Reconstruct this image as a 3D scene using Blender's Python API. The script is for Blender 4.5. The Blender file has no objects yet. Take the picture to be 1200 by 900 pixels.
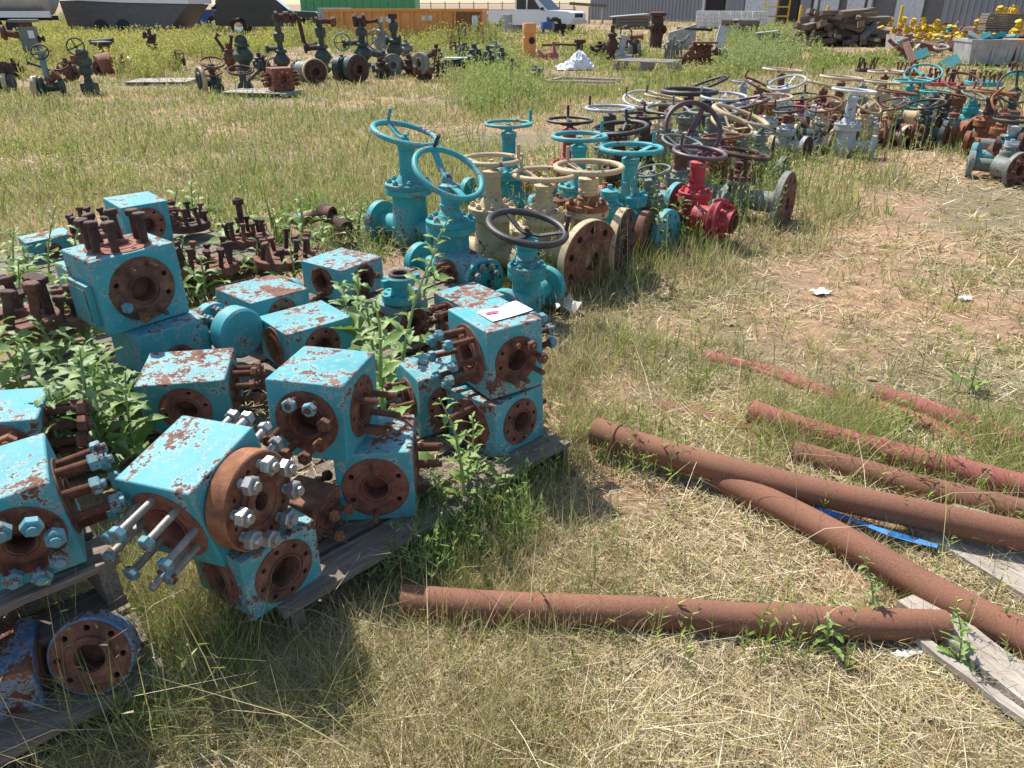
import bpy, bmesh, math, random
import numpy as np
from mathutils import Vector, Matrix, Euler
R = math.radians
rnd = random.Random(7)
rng = np.random.default_rng(11)
scene = bpy.context.scene
COL = scene.collection
PI = math.pi

# ------------------------------------------------------------------ camera / light / world
CAM_H = 1.6
PITCH = math.atan(447 / 890.0)
cam_d = bpy.data.cameras.new('camera'); cam = bpy.data.objects.new('camera', cam_d); COL.objects.link(cam)
cam_d.sensor_width = 36; cam_d.lens = 26.7; cam_d.clip_start = 0.05; cam_d.clip_end = 2000
cam.location = (0, 0, CAM_H); cam.rotation_euler = (PI / 2 - PITCH, 0, 0)
scene.camera = cam
SUN = Vector((-0.64, 0.77, 0)).normalized() * math.cos(R(54)) + Vector((0, 0, math.sin(R(54))))
sl = bpy.data.lights.new('sun', 'SUN'); so = bpy.data.objects.new('sun', sl); COL.objects.link(so)
sl.energy = 4.7; sl.angle = R(0.53); sl.color = (1, .955, .88)
so.location = (-20, 20, 40); so.rotation_euler = SUN.to_track_quat('Z', 'Y').to_euler()
w = bpy.data.worlds.new('World'); scene.world = w; w.use_nodes = True
nt = w.node_tree; bg = nt.nodes['Background']
sky = nt.nodes.new('ShaderNodeTexSky'); sky.sky_type = 'NISHITA'; sky.sun_disc = False
sky.sun_elevation = R(54); sky.sun_rotation = math.atan2(SUN.x, SUN.y)
nt.links.new(sky.outputs[0], bg.inputs[0]); bg.inputs[1].default_value = 0.125
vs = scene.view_settings; vs.view_transform = 'Standard'; vs.look = 'None'; vs.gamma = 1; vs.exposure = 0.70; vs.use_curve_mapping = False
scene.cycles.max_bounces = 6; scene.cycles.transparent_max_bounces = 6

CP, SP = math.cos(PITCH), math.sin(PITCH)
def at(px, py, z=0.0):
    """the point of the plane at height z seen at a place of the 1200x900 survey photo"""
    dx = (px - 600) / 890.; dy = (450 - py) / 890.
    D = Vector((dx, CP + dy * SP, -SP + dy * CP)); t = (z - CAM_H) / D.z
    return D * t + Vector((0, 0, CAM_H))

# ------------------------------------------------------------------ object helpers
def tag(o, label=None, cat=None, group=None, kind=None):
    if label: o['label'] = label
    if cat: o['category'] = cat
    if group: o['group'] = group
    if kind: o['kind'] = kind
    return o
def empty(name, loc=(0, 0, 0), rot=(0, 0, 0), label=None, cat=None, group=None):
    o = bpy.data.objects.new(name, None); COL.objects.link(o); o.empty_display_size = .1
    o.location = loc; o.rotation_euler = rot
    return tag(o, label, cat, group)
def link(name, me, parent=None, M=None, mat=None):
    o = bpy.data.objects.new(name, me); COL.objects.link(o)
    if parent: o.parent = parent
    if M is not None: o.matrix_local = M
    if mat is not None:
        if not me.materials: me.materials.append(mat)
        elif me.materials[0] is not mat:
            o.material_slots[0].link = 'OBJECT'; o.material_slots[0].material = mat
    return o
def T(x=0, y=0, z=0): return Matrix.Translation((x, y, z))
def RX(a): return Matrix.Rotation(a, 4, 'X')
def RY(a): return Matrix.Rotation(a, 4, 'Y')
def RZ(a): return Matrix.Rotation(a, 4, 'Z')
def zto(d):
    """matrix whose Z axis points along d"""
    return Vector(d).to_track_quat('Z', 'Y').to_matrix().to_4x4()
I4 = Matrix.Identity(4)

class MB:
    def __init__(s): s.v = []; s.f = []
    def add(s, vs, fs, M=I4):
        b = len(s.v); s.v += [tuple(M @ Vector(p)) for p in vs]; s.f += [tuple(i + b for i in f) for f in fs]; return s
    def box(s, c, d, M=I4, taper=1.0):
        x, y, z = d[0] / 2, d[1] / 2, d[2] / 2
        vs = [(c[0] + a * x * (taper if e > 0 else 1), c[1] + b * y * (taper if e > 0 else 1), c[2] + e * z) for e in (-1, 1) for b in (-1, 1) for a in (-1, 1)]
        return s.add(vs, [(0, 2, 3, 1), (4, 5, 7, 6), (0, 1, 5, 4), (2, 6, 7, 3), (0, 4, 6, 2), (1, 3, 7, 5)], M)
    def lathe(s, prof, n=24, M=I4, closed=False):
        vs = []; rows = []
        for r, z in prof:
            if r < 1e-6: rows.append([len(vs)]); vs.append((0, 0, z))
            else:
                rows.append(list(range(len(vs), len(vs) + n)))
                vs += [(r * math.cos(2 * PI * k / n), r * math.sin(2 * PI * k / n), z) for k in range(n)]
        fs = []
        pairs = list(zip(rows, rows[1:])) + ([(rows[-1], rows[0])] if closed else [])
        for a, b in pairs:
            for k in range(n):
                k2 = (k + 1) % n
                if len(a) == 1 and len(b) == 1: break
                if len(a) == 1: fs.append((a[0], b[k2], b[k]))
                elif len(b) == 1: fs.append((a[k], a[k2], b[0]))
                else: fs.append((a[k], a[k2], b[k2], b[k]))
        return s.add(vs, fs, M)
    def cyl(s, r, z0, z1, n=16, M=I4, c=.0015):
        c = min(c, r * .3)
        return s.lathe([(0, z0), (r - c, z0), (r, z0 + c), (r, z1 - c), (r - c, z1), (0, z1)], n, M)
    def hexa(s, r, z0, z1, M=I4, hole=0.0):
        c = r * .12
        if hole: prof = [(hole, z0), (r - c, z0), (r, z0 + c), (r, z1 - c), (r - c, z1), (hole, z1), (hole, z1 - r * .7), (0, z1 - r * .7)]
        else: prof = [(0, z0), (r - c, z0), (r, z0 + c), (r, z1 - c), (r - c, z1), (0, z1)]
        return s.lathe(prof, 6, M)
    def tube(s, pts, r, n=10, cap=True):
        pts = [Vector(p) for p in pts]; vs = []; fs = []; up = None
        for i, p in enumerate(pts):
            d = (pts[min(i + 1, len(pts) - 1)] - pts[max(i - 1, 0)]).normalized()
            if up is None: up = d.orthogonal().normalized()
            up = (up - d * up.dot(d)).normalized(); sd = d.cross(up)
            rr = r[i] if isinstance(r, (list, tuple)) else r
            vs += [tuple(p + (up * math.cos(2 * PI * k / n) + sd * math.sin(2 * PI * k / n)) * rr) for k in range(n)]
        for i in range(len(pts) - 1):
            for k in range(n): fs.append((i * n + k, i * n + (k + 1) % n, (i + 1) * n + (k + 1) % n, (i + 1) * n + k))
        if cap: fs += [tuple(range(n - 1, -1, -1)), tuple(range((len(pts) - 1) * n, len(pts) * n))]
        return s.add(vs, fs)
    def torus(s, Rm, r, n=40, m=10, M=I4):
        vs = []; fs = []
        for i in range(n):
            a = 2 * PI * i / n
            for k in range(m):
                b = 2 * PI * k / m
                vs.append(((Rm + r * math.cos(b)) * math.cos(a), (Rm + r * math.cos(b)) * math.sin(a), r * math.sin(b)))
        for i in range(n):
            for k in range(m): fs.append((i * m + k, ((i + 1) % n) * m + k, ((i + 1) % n) * m + (k + 1) % m, i * m + (k + 1) % m))
        return s.add(vs, fs, M)
    def holes(s, r0, r1, rc, rh, n, z, depth, M=I4, a0=0.0):
        """flat ring r0..r1 at height z with n drilled holes"""
        sq = [(-1, -1), (-.5, -1), (0, -1), (.5, -1), (1, -1), (1, -.5), (1, 0), (1, .5), (1, 1), (.5, 1), (0, 1), (-.5, 1), (-1, 1), (-1, .5), (-1, 0), (-1, -.5)]
        for k in range(n):
            a = a0 + 2 * PI * k / n; da = PI / n; vs = []
            for u, v in sq:
                rr = r0 + (r1 - r0) * (v + 1) / 2; vs.append((rr * math.cos(a + u * da), rr * math.sin(a + u * da), z))
            for zz in (z, z - depth):
                for u, v in sq:
                    ph = math.atan2(u, v); x = rc + rh * math.cos(ph); y = rh * math.sin(ph)
                    vs.append((x * math.cos(a) - y * math.sin(a), x * math.sin(a) + y * math.cos(a), zz))
            fs = []
            for i in range(16):
                j = (i + 1) % 16; fs += [(i, j, 16 + j, 16 + i), (16 + i, 16 + j, 32 + j, 32 + i)]
            fs.append(tuple(range(32, 48))); s.add(vs, fs, M)
        return s
    def prism(s, poly, y0, y1, M=I4):
        """polygon in x,z extruded along y"""
        n = len(poly); vs = [(x, y0, z) for x, z in poly] + [(x, y1, z) for x, z in poly]
        fs = [tuple(range(n)), tuple(range(2 * n - 1, n - 1, -1))] + [(i, (i + 1) % n, n + (i + 1) % n, n + i) for i in range(n)]
        return s.add(vs, fs, M)
    def mesh(s, name, mat=None, ang=35, weld=False):
        me = bpy.data.meshes.new(name); me.from_pydata(s.v, [], s.f)
        bm = bmesh.new(); bm.from_mesh(me)
        if weld: bmesh.ops.remove_doubles(bm, verts=bm.verts, dist=1e-5)
        bmesh.ops.recalc_face_normals(bm, faces=bm.faces); bm.to_mesh(me); bm.free()
        me.polygons.foreach_set('use_smooth', [True] * len(me.polygons)); me.set_sharp_from_angle(angle=R(ang))
        if mat: me.materials.append(mat)
        return me
    def build(s, name, mat, parent=None, M=None, **k): return link(name, s.mesh(name, mat, **k), parent, M)

# ------------------------------------------------------------------ materials
class NT:
    def __init__(s, name):
        s.m = bpy.data.materials.new(name); s.m.use_nodes = True; s.t = s.m.node_tree; s.b = s.t.nodes['Principled BSDF']; s.out = s.t.nodes['Material Output']
    def n(s, typ, **k):
        x = s.t.nodes.new(typ)
        for a, b in k.items(): setattr(x, a, b)
        return x
    def l(s, a, b): s.t.links.new(a, b)
    def coords(s, scale=(1, 1, 1), rand=True):
        tc = s.n('ShaderNodeTexCoord'); mp = s.n('ShaderNodeMapping'); mp.inputs['Scale'].default_value = scale
        s.l(tc.outputs['Object'], mp.inputs['Vector'])
        if rand:
            oi = s.n('ShaderNodeObjectInfo'); mu = s.n('ShaderNodeMath', operation='MULTIPLY'); mu.inputs[1].default_value = 37.0
            s.l(oi.outputs['Random'], mu.inputs[0]); s.l(mu.outputs[0], mp.inputs['Location'])
        return mp.outputs[0]
    def noise(s, vec, scale, detail=5, rough=.6, dist=0):
        x = s.n('ShaderNodeTexNoise'); x.inputs['Scale'].default_value = scale; x.inputs['Detail'].default_value = detail
        x.inputs['Roughness'].default_value = rough; x.inputs['Distortion'].default_value = dist; s.l(vec, x.inputs['Vector']); return x.outputs[0]
    def ramp(s, fac, stops, interp='LINEAR'):
        x = s.n('ShaderNodeValToRGB'); x.color_ramp.interpolation = interp; e = x.color_ramp.elements
        while len(e) < len(stops): e.new(.5)
        for i, (p, c) in enumerate(stops):
            e[i].position = p; e[i].color = (*c, 1) if not isinstance(c, (int, float)) else (c, c, c, 1)
        s.l(fac, x.inputs[0]); return x.outputs[0]
    def math(s, op, a, b):
        x = s.n('ShaderNodeMath', operation=op)
        for i, v in enumerate((a, b)):
            if isinstance(v, (int, float)): x.inputs[i].default_value = v
            else: s.l(v, x.inputs[i])
        return x.outputs[0]
    def mix(s, fac, a, b):
        x = s.n('ShaderNodeMix', data_type='RGBA')
        for i, v in ((0, fac), (6, a), (7, b)):
            if isinstance(v, (int, float)): x.inputs[i].default_value = v
            elif isinstance(v, tuple): x.inputs[i].default_value = (*v, 1)
            else: s.l(v, x.inputs[i])
        return x.outputs[2]
    def bump(s, h, strength=.5, dist=.002):
        x = s.n('ShaderNodeBump'); x.inputs['Strength'].default_value = strength; x.inputs['Distance'].default_value = dist
        s.l(h, x.inputs['Height']); s.l(x.outputs[0], s.b.inputs['Normal'])
    def set(s, **k):
        for a, v in k.items():
            i = s.b.inputs[a.replace('_', ' ')]
            if isinstance(v, (int, float)): i.default_value = v
            elif isinstance(v, tuple): i.default_value = (*v, 1)
            else: s.l(v, i)
        return s

def rustcol(t, v, dark=(.05, .022, .016), mid=(.135, .05, .03), light=(.27, .12, .06)):
    a = t.noise(v, 16, 8, .7); return t.ramp(a, [(.3, dark), (.5, mid), (.72, light)])
def m_rust(name, dark=(.05, .022, .016), mid=(.155, .06, .036), light=(.28, .13, .075), rough=.85, sc=1.0):
    t = NT(name); v = t.coords((sc, sc, sc)); t.set(Base_Color=rustcol(t, v, dark, mid, light), Roughness=rough)
    t.bump(t.noise(v, 120, 6, .7), .6, .0025); return t.m
def m_paint(name, col, wear=.5, sc=1.0, rough=.58, top=.05, fade=.35, primer=None, rust=None, edge_wear=0.0):
    """old paint chipped through to rust; wear 0..1 is roughly the bare share"""
    t = NT(name); v = t.coords((sc, sc, sc))
    big = t.noise(v, 5.5, 4, .6); med = t.noise(v, 26, 7, .68); fine = t.noise(v, 95, 5, .7)
    h = t.math('ADD', t.math('MULTIPLY', big, .38), t.math('ADD', t.math('MULTIPLY', med, .38), t.math('MULTIPLY', fine, .24)))
    g = t.n('ShaderNodeNewGeometry'); sx = t.n('ShaderNodeSeparateXYZ'); t.l(g.outputs['Normal'], sx.inputs[0])
    up = t.math('MULTIPLY', t.math('MAXIMUM', sx.outputs[2], 0.0), top)
    h = t.math('ADD', h, up)
    if edge_wear:
        bv = t.n('ShaderNodeBevel', samples=4); bv.inputs['Radius'].default_value = .012
        dp = t.n('ShaderNodeVectorMath', operation='DOT_PRODUCT'); t.l(bv.outputs[0], dp.inputs[0]); t.l(g.outputs['Normal'], dp.inputs[1])
        h = t.math('ADD', h, t.math('MULTIPLY', t.math('SUBTRACT', 1.0, dp.outputs['Value']), edge_wear))
    th = .655 - .28 * wear
    mask = t.ramp(h, [(th - .006, 0.0), (th + .012, 1.0)])
    edge = t.ramp(h, [(th - .032, 0.0), (th - .012, 1.0)])
    dust = t.noise(v, 9, 6, .75)
    lum = tuple(min(1, c * .72 + .16) for c in col); dk = tuple(c * .72 for c in col)
    base = t.mix(t.ramp(dust, [(.35, 0.0), (.75, fade)]), t.mix(t.ramp(t.noise(v, 3, 3, .5), [(.35, 0.0), (.65, .8)]), dk, col), lum)
    streak = t.noise(t.coords((sc * 15, sc * 15, sc * 1.6)), 3, 5, .65)
    base = t.mix(t.ramp(streak, [(.52, 0.0), (.75, .22)]), base, (.14, .13, .11))
    base = t.mix(t.ramp(h, [(th - .10, 0.0), (th - .01, .28)]), base, (.24, .17, .12))
    specks = t.ramp(t.noise(v, 210, 3, .6), [(.665, 0.0), (.70, .75)])
    base = t.mix(t.math('MULTIPLY', edge, .5), base, primer or tuple(min(1, c * .6 + .34) for c in col))
    base = t.mix(specks, base, (.06, .03, .02))
    rc = rustcol(t, v, *(rust or ()))
    t.set(Base_Color=t.mix(mask, base, rc), Roughness=t.ramp(mask, [(0.0, rough), (1.0, .88)]), Specular_IOR_Level=.28)
    hh = t.math('ADD', t.math('MULTIPLY', mask, -.7), t.math('MULTIPLY', fine, .5))
    t.bump(hh, .6, .0016); return t.m
def m_plain(name, col, rough=.5, metal=0.0, var=.25, sc=6, bump=.15):
    t = NT(name); v = t.coords(); n = t.noise(v, sc, 6, .65)
    t.set(Base_Color=t.mix(t.ramp(n, [(.3, 0.0), (.7, 1.0)]), tuple(c * (1 - var) for c in col), tuple(min(1, c * (1 + var)) for c in col)), Roughness=rough, Metallic=metal)
    t.bump(t.noise(v, sc * 14, 4, .6), bump, .002); return t.m
def m_wood(name, a=(.13, .105, .085), b=(.30, .25, .20), c=(.055, .045, .04)):
    t = NT(name); v = t.coords((1.2, 16, 16)); n = t.noise(v, 5, 7, .7, .6); n2 = t.noise(t.coords((1, 1, 1)), 6, 4, .6)
    base = t.mix(t.ramp(n2, [(.35, 0.0), (.7, .6)]), t.ramp(n, [(.28, c), (.45, a), (.7, b)]), (.2, .15, .11))
    t.set(Base_Color=base, Roughness=.9); t.bump(n, .7, .003); return t.m

TEALR = ((.05, .022, .017), (.17, .075, .05), (.30, .16, .115))
M = {}
M['teal'] = m_paint('teal_block_paint', (.042, .375, .425), .30, 1.15, top=.03, edge_wear=.3, primer=(.40, .58, .60), rust=TEALR)
M['tealworn'] = m_paint('worn_teal_paint', (.048, .35, .40), .42, .85, top=.03, edge_wear=.3, primer=(.42, .58, .58), rust=TEALR)
M['tealtop'] = m_paint('flaking_teal_paint', (.05, .365, .415), .33, .9, top=.05, edge_wear=.3, primer=(.45, .56, .55), rust=TEALR)
M['tealv'] = m_paint('teal_valve_paint', (.025, .36, .385), .30, 1.2, top=.02, fade=.15)
M['tealgrey'] = m_paint('greyed_teal_paint', (.13, .26, .27), .32, 1.1)
M['blue'] = m_paint('blue_paint', (.05, .15, .27), .42, 1.0)
M['cream'] = m_paint('cream_paint', (.57, .44, .25), .33, 1.2, top=0.0, fade=.2)
M['creamrust'] = m_paint('rusty_cream_paint', (.58, .45, .28), .42, 1.1, top=0, rust=((.10, .04, .02), (.26, .11, .05), (.40, .21, .11)))
M['red'] = m_paint('red_paint', (.50, .030, .05), .25, 1.2, top=.02, fade=.2)
M['pink'] = m_paint('faded_red_paint', (.42, .09, .10), .25, 1.2, top=.02, fade=.3)
M['green'] = m_paint('dark_green_paint', (.030, .060, .050), .30, 1.3, top=0, fade=.16, primer=(.12, .15, .13))
M['ggreen'] = m_paint('grey_green_paint', (.17, .21, .18), .34, 1.3, top=0)
M['grey'] = m_paint('pale_grey_paint', (.46, .50, .53), .30, 1.3, top=0, fade=.2)
M['white'] = m_paint('white_paint', (.66, .66, .63), .33, 1.3, top=0, fade=.2)
M['orange'] = m_paint('orange_paint', (.85, .36, .10), .10, .3, top=0, fade=.2)
M['yellow'] = m_paint('yellow_paint', (.72, .48, .02), .15, 1.0, top=0, fade=.1)
M['black'] = m_plain('black_worn_metal', (.035, .03, .028), .55, 0, .45, 10, .4)
M['purple'] = m_plain('purple_brown_metal', (.095, .05, .055), .5, 0, .45, 10, .4)
M['rust'] = m_rust('dark_rust')
M['rustred'] = m_rust('red_rust', (.085, .03, .021), (.215, .075, .048), (.32, .15, .10))
M['rustor'] = m_rust('orange_rust', (.09, .032, .014), (.23, .088, .036), (.38, .17, .08))
M['rustdk'] = m_rust('blackened_rust', (.025, .014, .012), (.07, .033, .025), (.14, .07, .05))
def m_pipe(name, a, b_, c, flake):
    t = NT(name); v = t.coords(); big = t.noise(v, 3.0, 4, .6); fine = t.noise(v, 230, 4, .7); sc = t.noise(v, 34, 8, .72)
    base = t.mix(t.ramp(big, [(.35, 0.0), (.65, 1.0)]), a, b_); base = t.mix(t.ramp(fine, [(.42, 0.0), (.68, .75)]), base, c)
    base = t.mix(t.ramp(sc, [(.60, 0.0), (.64, .7)]), base, flake); base = t.mix(t.ramp(sc, [(.30, .75), (.37, 0.0)]), base, (.055, .026, .018))
    t.set(Base_Color=base, Roughness=.85); t.bump(t.math('ADD', t.math('MULTIPLY', fine, .5), t.ramp(sc, [(.58, 0.0), (.64, .6)])), .55, .0025); return t.m
M['pipe'] = m_pipe('pipe_rust', (.15, .062, .036), (.20, .082, .045), (.29, .14, .08), (.24, .115, .065))
M['pipered'] = m_pipe('red_pipe_rust', (.20, .052, .042), (.29, .078, .062), (.36, .15, .11), (.20, .085, .055))
M['steel'] = m_plain('galvanised_steel', (.37, .37, .355), .42, .6, .25, 30, .25)
M['dull'] = m_plain('dull_stud_steel', (.27, .25, .215), .5, .35, .35, 40, .4)
M['nutteal'] = m_paint('teal_nut_paint', (.09, .30, .36), .40, 2.5, top=0)
M['wood'] = m_wood('weathered_wood')
M['woodpale'] = m_wood('pale_wood', (.36, .32, .27), (.58, .53, .46), (.15, .13, .11))
M['wooddark'] = m_wood('dark_timber', (.15, .10, .07), (.30, .215, .15), (.05, .035, .028))
M['concrete'] = m_plain('concrete', (.34, .33, .30), .9, 0, .25, 5, .5)
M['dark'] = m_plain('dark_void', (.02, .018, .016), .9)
M['rubber'] = m_plain('rubber', (.025, .025, .025), .8)
M['glass'] = m_plain('dark_glass', (.02, .025, .03), .08, 0, .1)
M['carwhite'] = m_plain('white_car_paint', (.72, .73, .74), .25, 0, .04)
M['carblue'] = m_plain('blue_car_paint', (.03, .09, .26), .25, 0, .1)
M['cardark'] = m_plain('dark_car_paint', (.02, .025, .035), .2, 0, .1)
M['chrome'] = m_plain('chrome', (.6, .6, .6), .2, .9, .05)
M['lampglass'] = m_plain('lamp_glass', (.75, .75, .72), .1)
M['redlamp'] = m_plain('red_lamp_glass', (.5, .02, .02), .2)
M['paper'] = m_plain('white_paper', (.78, .78, .78), .8, 0, .04)
M['ink'] = m_plain('black_ink', (.03, .02, .04), .8)
M['pinkink'] = m_plain('pink_ink', (.55, .06, .16), .8)
M['plastic'] = m_plain('white_plastic_sheet', (.62, .66, .68), .35, 0, .15, 8, .5)
M['bag'] = m_plain('dirty_plastic_bag', (.50, .48, .43), .5, 0, .2, 12, .6)
M['bluerag'] = m_plain('blue_tarp', (.05, .26, .62), .6, 0, .4, 20, .6)
M['silver'] = m_plain('tank_metal', (.42, .42, .40), .42, .3, .15, 3, .1)
M['hull'] = m_plain('grey_panel', (.10, .10, .105), .6, 0, .2)
M['bin'] = m_plain('grey_steel_bin', (.34, .345, .34), .6, .2, .3, 4, .3)
M['gcont'] = m_plain('green_container_paint', (.08, .33, .13), .5, 0, .2)
M['tote'] = m_plain('white_tote_plastic', (.62, .65, .66), .4, 0, .15)
M['scrap'] = m_rust('scrap_rust', (.03, .016, .012), (.13, .055, .035), (.28, .13, .08))
def m_siding():
    t = NT('grey_siding'); v = t.coords((1, 1, 1), False); n = t.noise(v, .6, 4, .6)
    t.set(Base_Color=t.mix(n, (.15, .165, .185), (.25, .265, .285)), Roughness=.5, Metallic=.2); return t.m
M['siding'] = m_siding()
M['sidingpale'] = m_plain('pale_door_panel', (.42, .45, .48), .5)
# ------------------------------------------------------------------ fasteners, flanges, blocks
_c = {}
def stud_mesh(L, r, mat):
    k = ('s', round(L, 3), r, mat.name)
    if k not in _c:
        prof = [(0, 0)]; z = 0; p = .0034
        while z < L - p: prof += [(r, z), (r * .84, z + p / 2)]; z += p
        prof += [(r * .84, L - .001), (0, L)]
        _c[k] = MB().lathe(prof, 10).mesh('stud', mat, ang=50)
    return _c[k]
def rod_mesh(L, r, mat):
    k = ('r', round(L, 3), r, mat.name)
    if k not in _c:
        prof = [(0, 0), (r, 0), (r, L * .55), (r * .93, L * .57), (r, L * .6), (r, L * .95), (r * .8, L), (0, L)]
        _c[k] = MB().lathe(prof, 14).mesh('stud', mat)
    return _c[k]
def nut_mesh(r, h, mat, tip=True):
    k = ('n', r, h, mat.name, tip)
    if k not in _c:
        b = MB().hexa(r, 0, h, hole=0 if tip else r * .55)
        if tip: b.cyl(r * .52, h * .9, h + r * .45, 10)
        _c[k] = b.mesh('nut', mat)
    return _c[k]
def headbolt(name, L, r, parent, Mx, mat, hmat=None):
    """upright bolt: shaft with a hex head on its free end"""
    k = ('hb', round(L, 3), r, mat.name)
    if k not in _c: _c[k] = MB().cyl(r, 0, L, 12).hexa(r * 1.75, L, L + r * 1.5).mesh('bolt', mat)
    return link(name, _c[k], parent, Mx)

def flange_mb(Rf, th, bore, nh=8, hub=None, hubl=.05, rh=None, part='all'):
    """flange disc along +Z; front face at z=0, body behind it"""
    b = MB(); rc = Rf * .76; rh = rh or Rf * .085; ri = Rf * .60; c = .004
    if part != 'face': b.lathe([(bore, -th), (hub or bore * 1.6, -th - hubl), (hub or bore * 1.6, -th), (Rf - c, -th), (Rf, -th + c), (Rf, -c), (Rf - c, 0)], 40)
    if part == 'rim': return b
    b.holes(ri, Rf - c, rc, rh, nh, 0, th * .8)
    b.lathe([(ri, 0), (ri * .98, .005), (ri * .8, .006), (ri * .78, .001), (ri * .68, .001), (ri * .66, .005), (bore, .005), (bore, -.09), (0, -.09)], 40)
    return b

FACES = {'-y': T(0, -.5, 0) @ RX(PI / 2), '+y': RZ(PI) @ T(0, -.5, 0) @ RX(PI / 2), '-x': RZ(-PI / 2) @ T(0, -.5, 0) @ RX(PI / 2), '+x': RZ(PI / 2) @ T(0, -.5, 0) @ RX(PI / 2), '+z': T(0, 0, .5)}
def face_matrix(key, size):
    m = FACES[key]; n = m.to_3x3() @ Vector((0, 0, 1)); off = Vector((n.x * size[0], n.y * size[1], n.z * size[2])) / 2
    return Matrix.Translation(off) @ m.to_3x3().to_4x4(), ({'x': (size[1], size[2]), 'y': (size[0], size[2]), 'z': (size[0], size[1])}[key[1]])

def block(label, loc, rot, size, mat, faces, group='turquoise valve blocks on the pallets', name='valve_block', cat='valve block'):
    root = empty(name, loc, tuple(R(a) for a in rot), label, cat, group)
    b = MB()
    for key in ('-y', '+y', '-x', '+x', '+z', '-z'):
        Fm, (du, dv) = (T(0, 0, -size[2] / 2) @ RX(PI), (size[0], size[1])) if key == '-z' else face_matrix(key, size); sp = faces.get(key); du /= 2; dv /= 2
        q = [(-1, -1)] + [(-1 + k / 4, -1) for k in range(1, 8)] + [(1, -1)] + [(1, -1 + k / 4) for k in range(1, 8)] + [(1, 1)] + [(1 - k / 4, 1) for k in range(1, 8)] + [(-1, 1)] + [(-1, 1 - k / 4) for k in range(1, 8)]
        ofx = ofy = 0.0
        if sp:
            ofx, ofy = sp.get('dx', 0), sp.get('dy', 0); sp['ring'] = min(sp.get('ring', min(du, dv) * .84), min(du - abs(ofx), dv - abs(ofy)) - .008)
        if not sp or (sp.get('flange') and not sp.get('bore')):
            b.add([(u * du, v * dv, 0) for u, v in q], [tuple(range(32))], Fm); continue
        br = sp['bore'] if sp.get('flange') else sp['ring'] * .93; vs = [(u * du, v * dv, 0) for u, v in q]
        ci = [(ofx + br * math.cos(math.atan2(v, u)), ofy + br * math.sin(math.atan2(v, u))) for u, v in q]
        vs += [(x, y, 0) for x, y in ci] + [(x, y, -.07) for x, y in ci]
        fs = []
        for i in range(32):
            j = (i + 1) % 32; fs += [(i, j, 32 + j, 32 + i), (32 + i, 32 + j, 64 + j, 64 + i)]
        fs.append(tuple(range(64, 96))); b.add(vs, fs, Fm)
    bo = b.build('body', mat, root, weld=True)
    bv = bo.modifiers.new('bevel', 'BEVEL'); bv.width = .006; bv.segments = 3; bv.limit_method = 'ANGLE'; bv.angle_limit = R(60)
    for key, sp in faces.items():
        Fm, (du, dv) = face_matrix(key, size); rr = sp.get('ring', min(du, dv) * .42); br = sp.get('bore') or rr * .4
        n = sp.get('n', 8); rc = rr * .80; a0 = sp.get('a0', .2); Fr = Fm @ T(sp.get('dx', 0), sp.get('dy', 0), 0)
        if sp.get('flat', True) and not sp.get('flange'):
            fb = MB(); z = .004
            fb.holes(rr * .66, rr - .002, rc, rr * .085, n, z, .045, a0=a0)
            fb.lathe([(rr, -.002), (rr, z - .001), (rr - .002, z)], 40)
            fb.lathe([(rr * .66, z), (rr * .63, z + .003), (br * 1.28, z + .003), (br * 1.26, z - .001), (br * 1.12, z - .001), (br * 1.1, z + .004), (br + .001, z + .004), (br * .985, 0), (br * .985, -.06), (0, -.06)], 40)
            fb.build('flange_face', sp.get('rmat', M['rustred']), root, Fr)
        z0 = .003; par = root; bm = Fr
        if sp.get('flange'):
            th = sp.get('th', .055); fR = sp['flange']; fm_ = sp.get('fmat', M['rustor']); kw = dict(hub=br * 1.5, hubl=.0, rh=fR * .05)
            fo = flange_mb(fR, th, br, n, part='rim', **kw).build('companion_flange', fm_, root, Fr @ T(0, 0, th + .004))
            flange_mb(fR, th, br, n, part='face', **kw).build('flange_face', M['rust'] if fm_ is M['rustor'] else fm_, fo, I4)  # sunlit rim and shaded face put into two rust colours
            rc = fR * .76; z0 = .0; par = fo; bm = I4
        for i, s in enumerate(sp.get('studs', ())):
            idx, L = s[0], s[1]; nm = s[2] if len(s) > 2 else None; pos = s[3] if len(s) > 3 else 1.0
            a = a0 + 2 * PI * idx / n; r = sp.get('sr', .0095)
            mm = bm @ T(rc * math.cos(a), rc * math.sin(a), z0) @ RX(rnd.uniform(-.05, .05)) @ RZ(rnd.uniform(0, 1))
            sm = M[sp['smat']] if 'smat' in sp else M['rust']
            st = link('stud', (rod_mesh if sp.get('rod') else stud_mesh)(L, r, sm), par, mm)
            if nm: link('nut', nut_mesh(r * 1.95, r * 1.9, M[nm], sp.get('tip', True)), st, T(0, 0, (L - r * 1.9) * pos))
    return root

def scaled(loc, size, s):
    """slide a surveyed block along its sight line: s times nearer and smaller"""
    return ((loc[0] * s, loc[1] * s, CAM_H + (loc[2] - CAM_H) * s), tuple(q * s for q in size))
def ring(idx, L, nut=None, pos=1.0, jit=.01): return [(i, L + rnd.uniform(-jit, jit), nut, pos) for i in idx]

G1 = 'turquoise valve blocks on the pallets'
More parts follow.
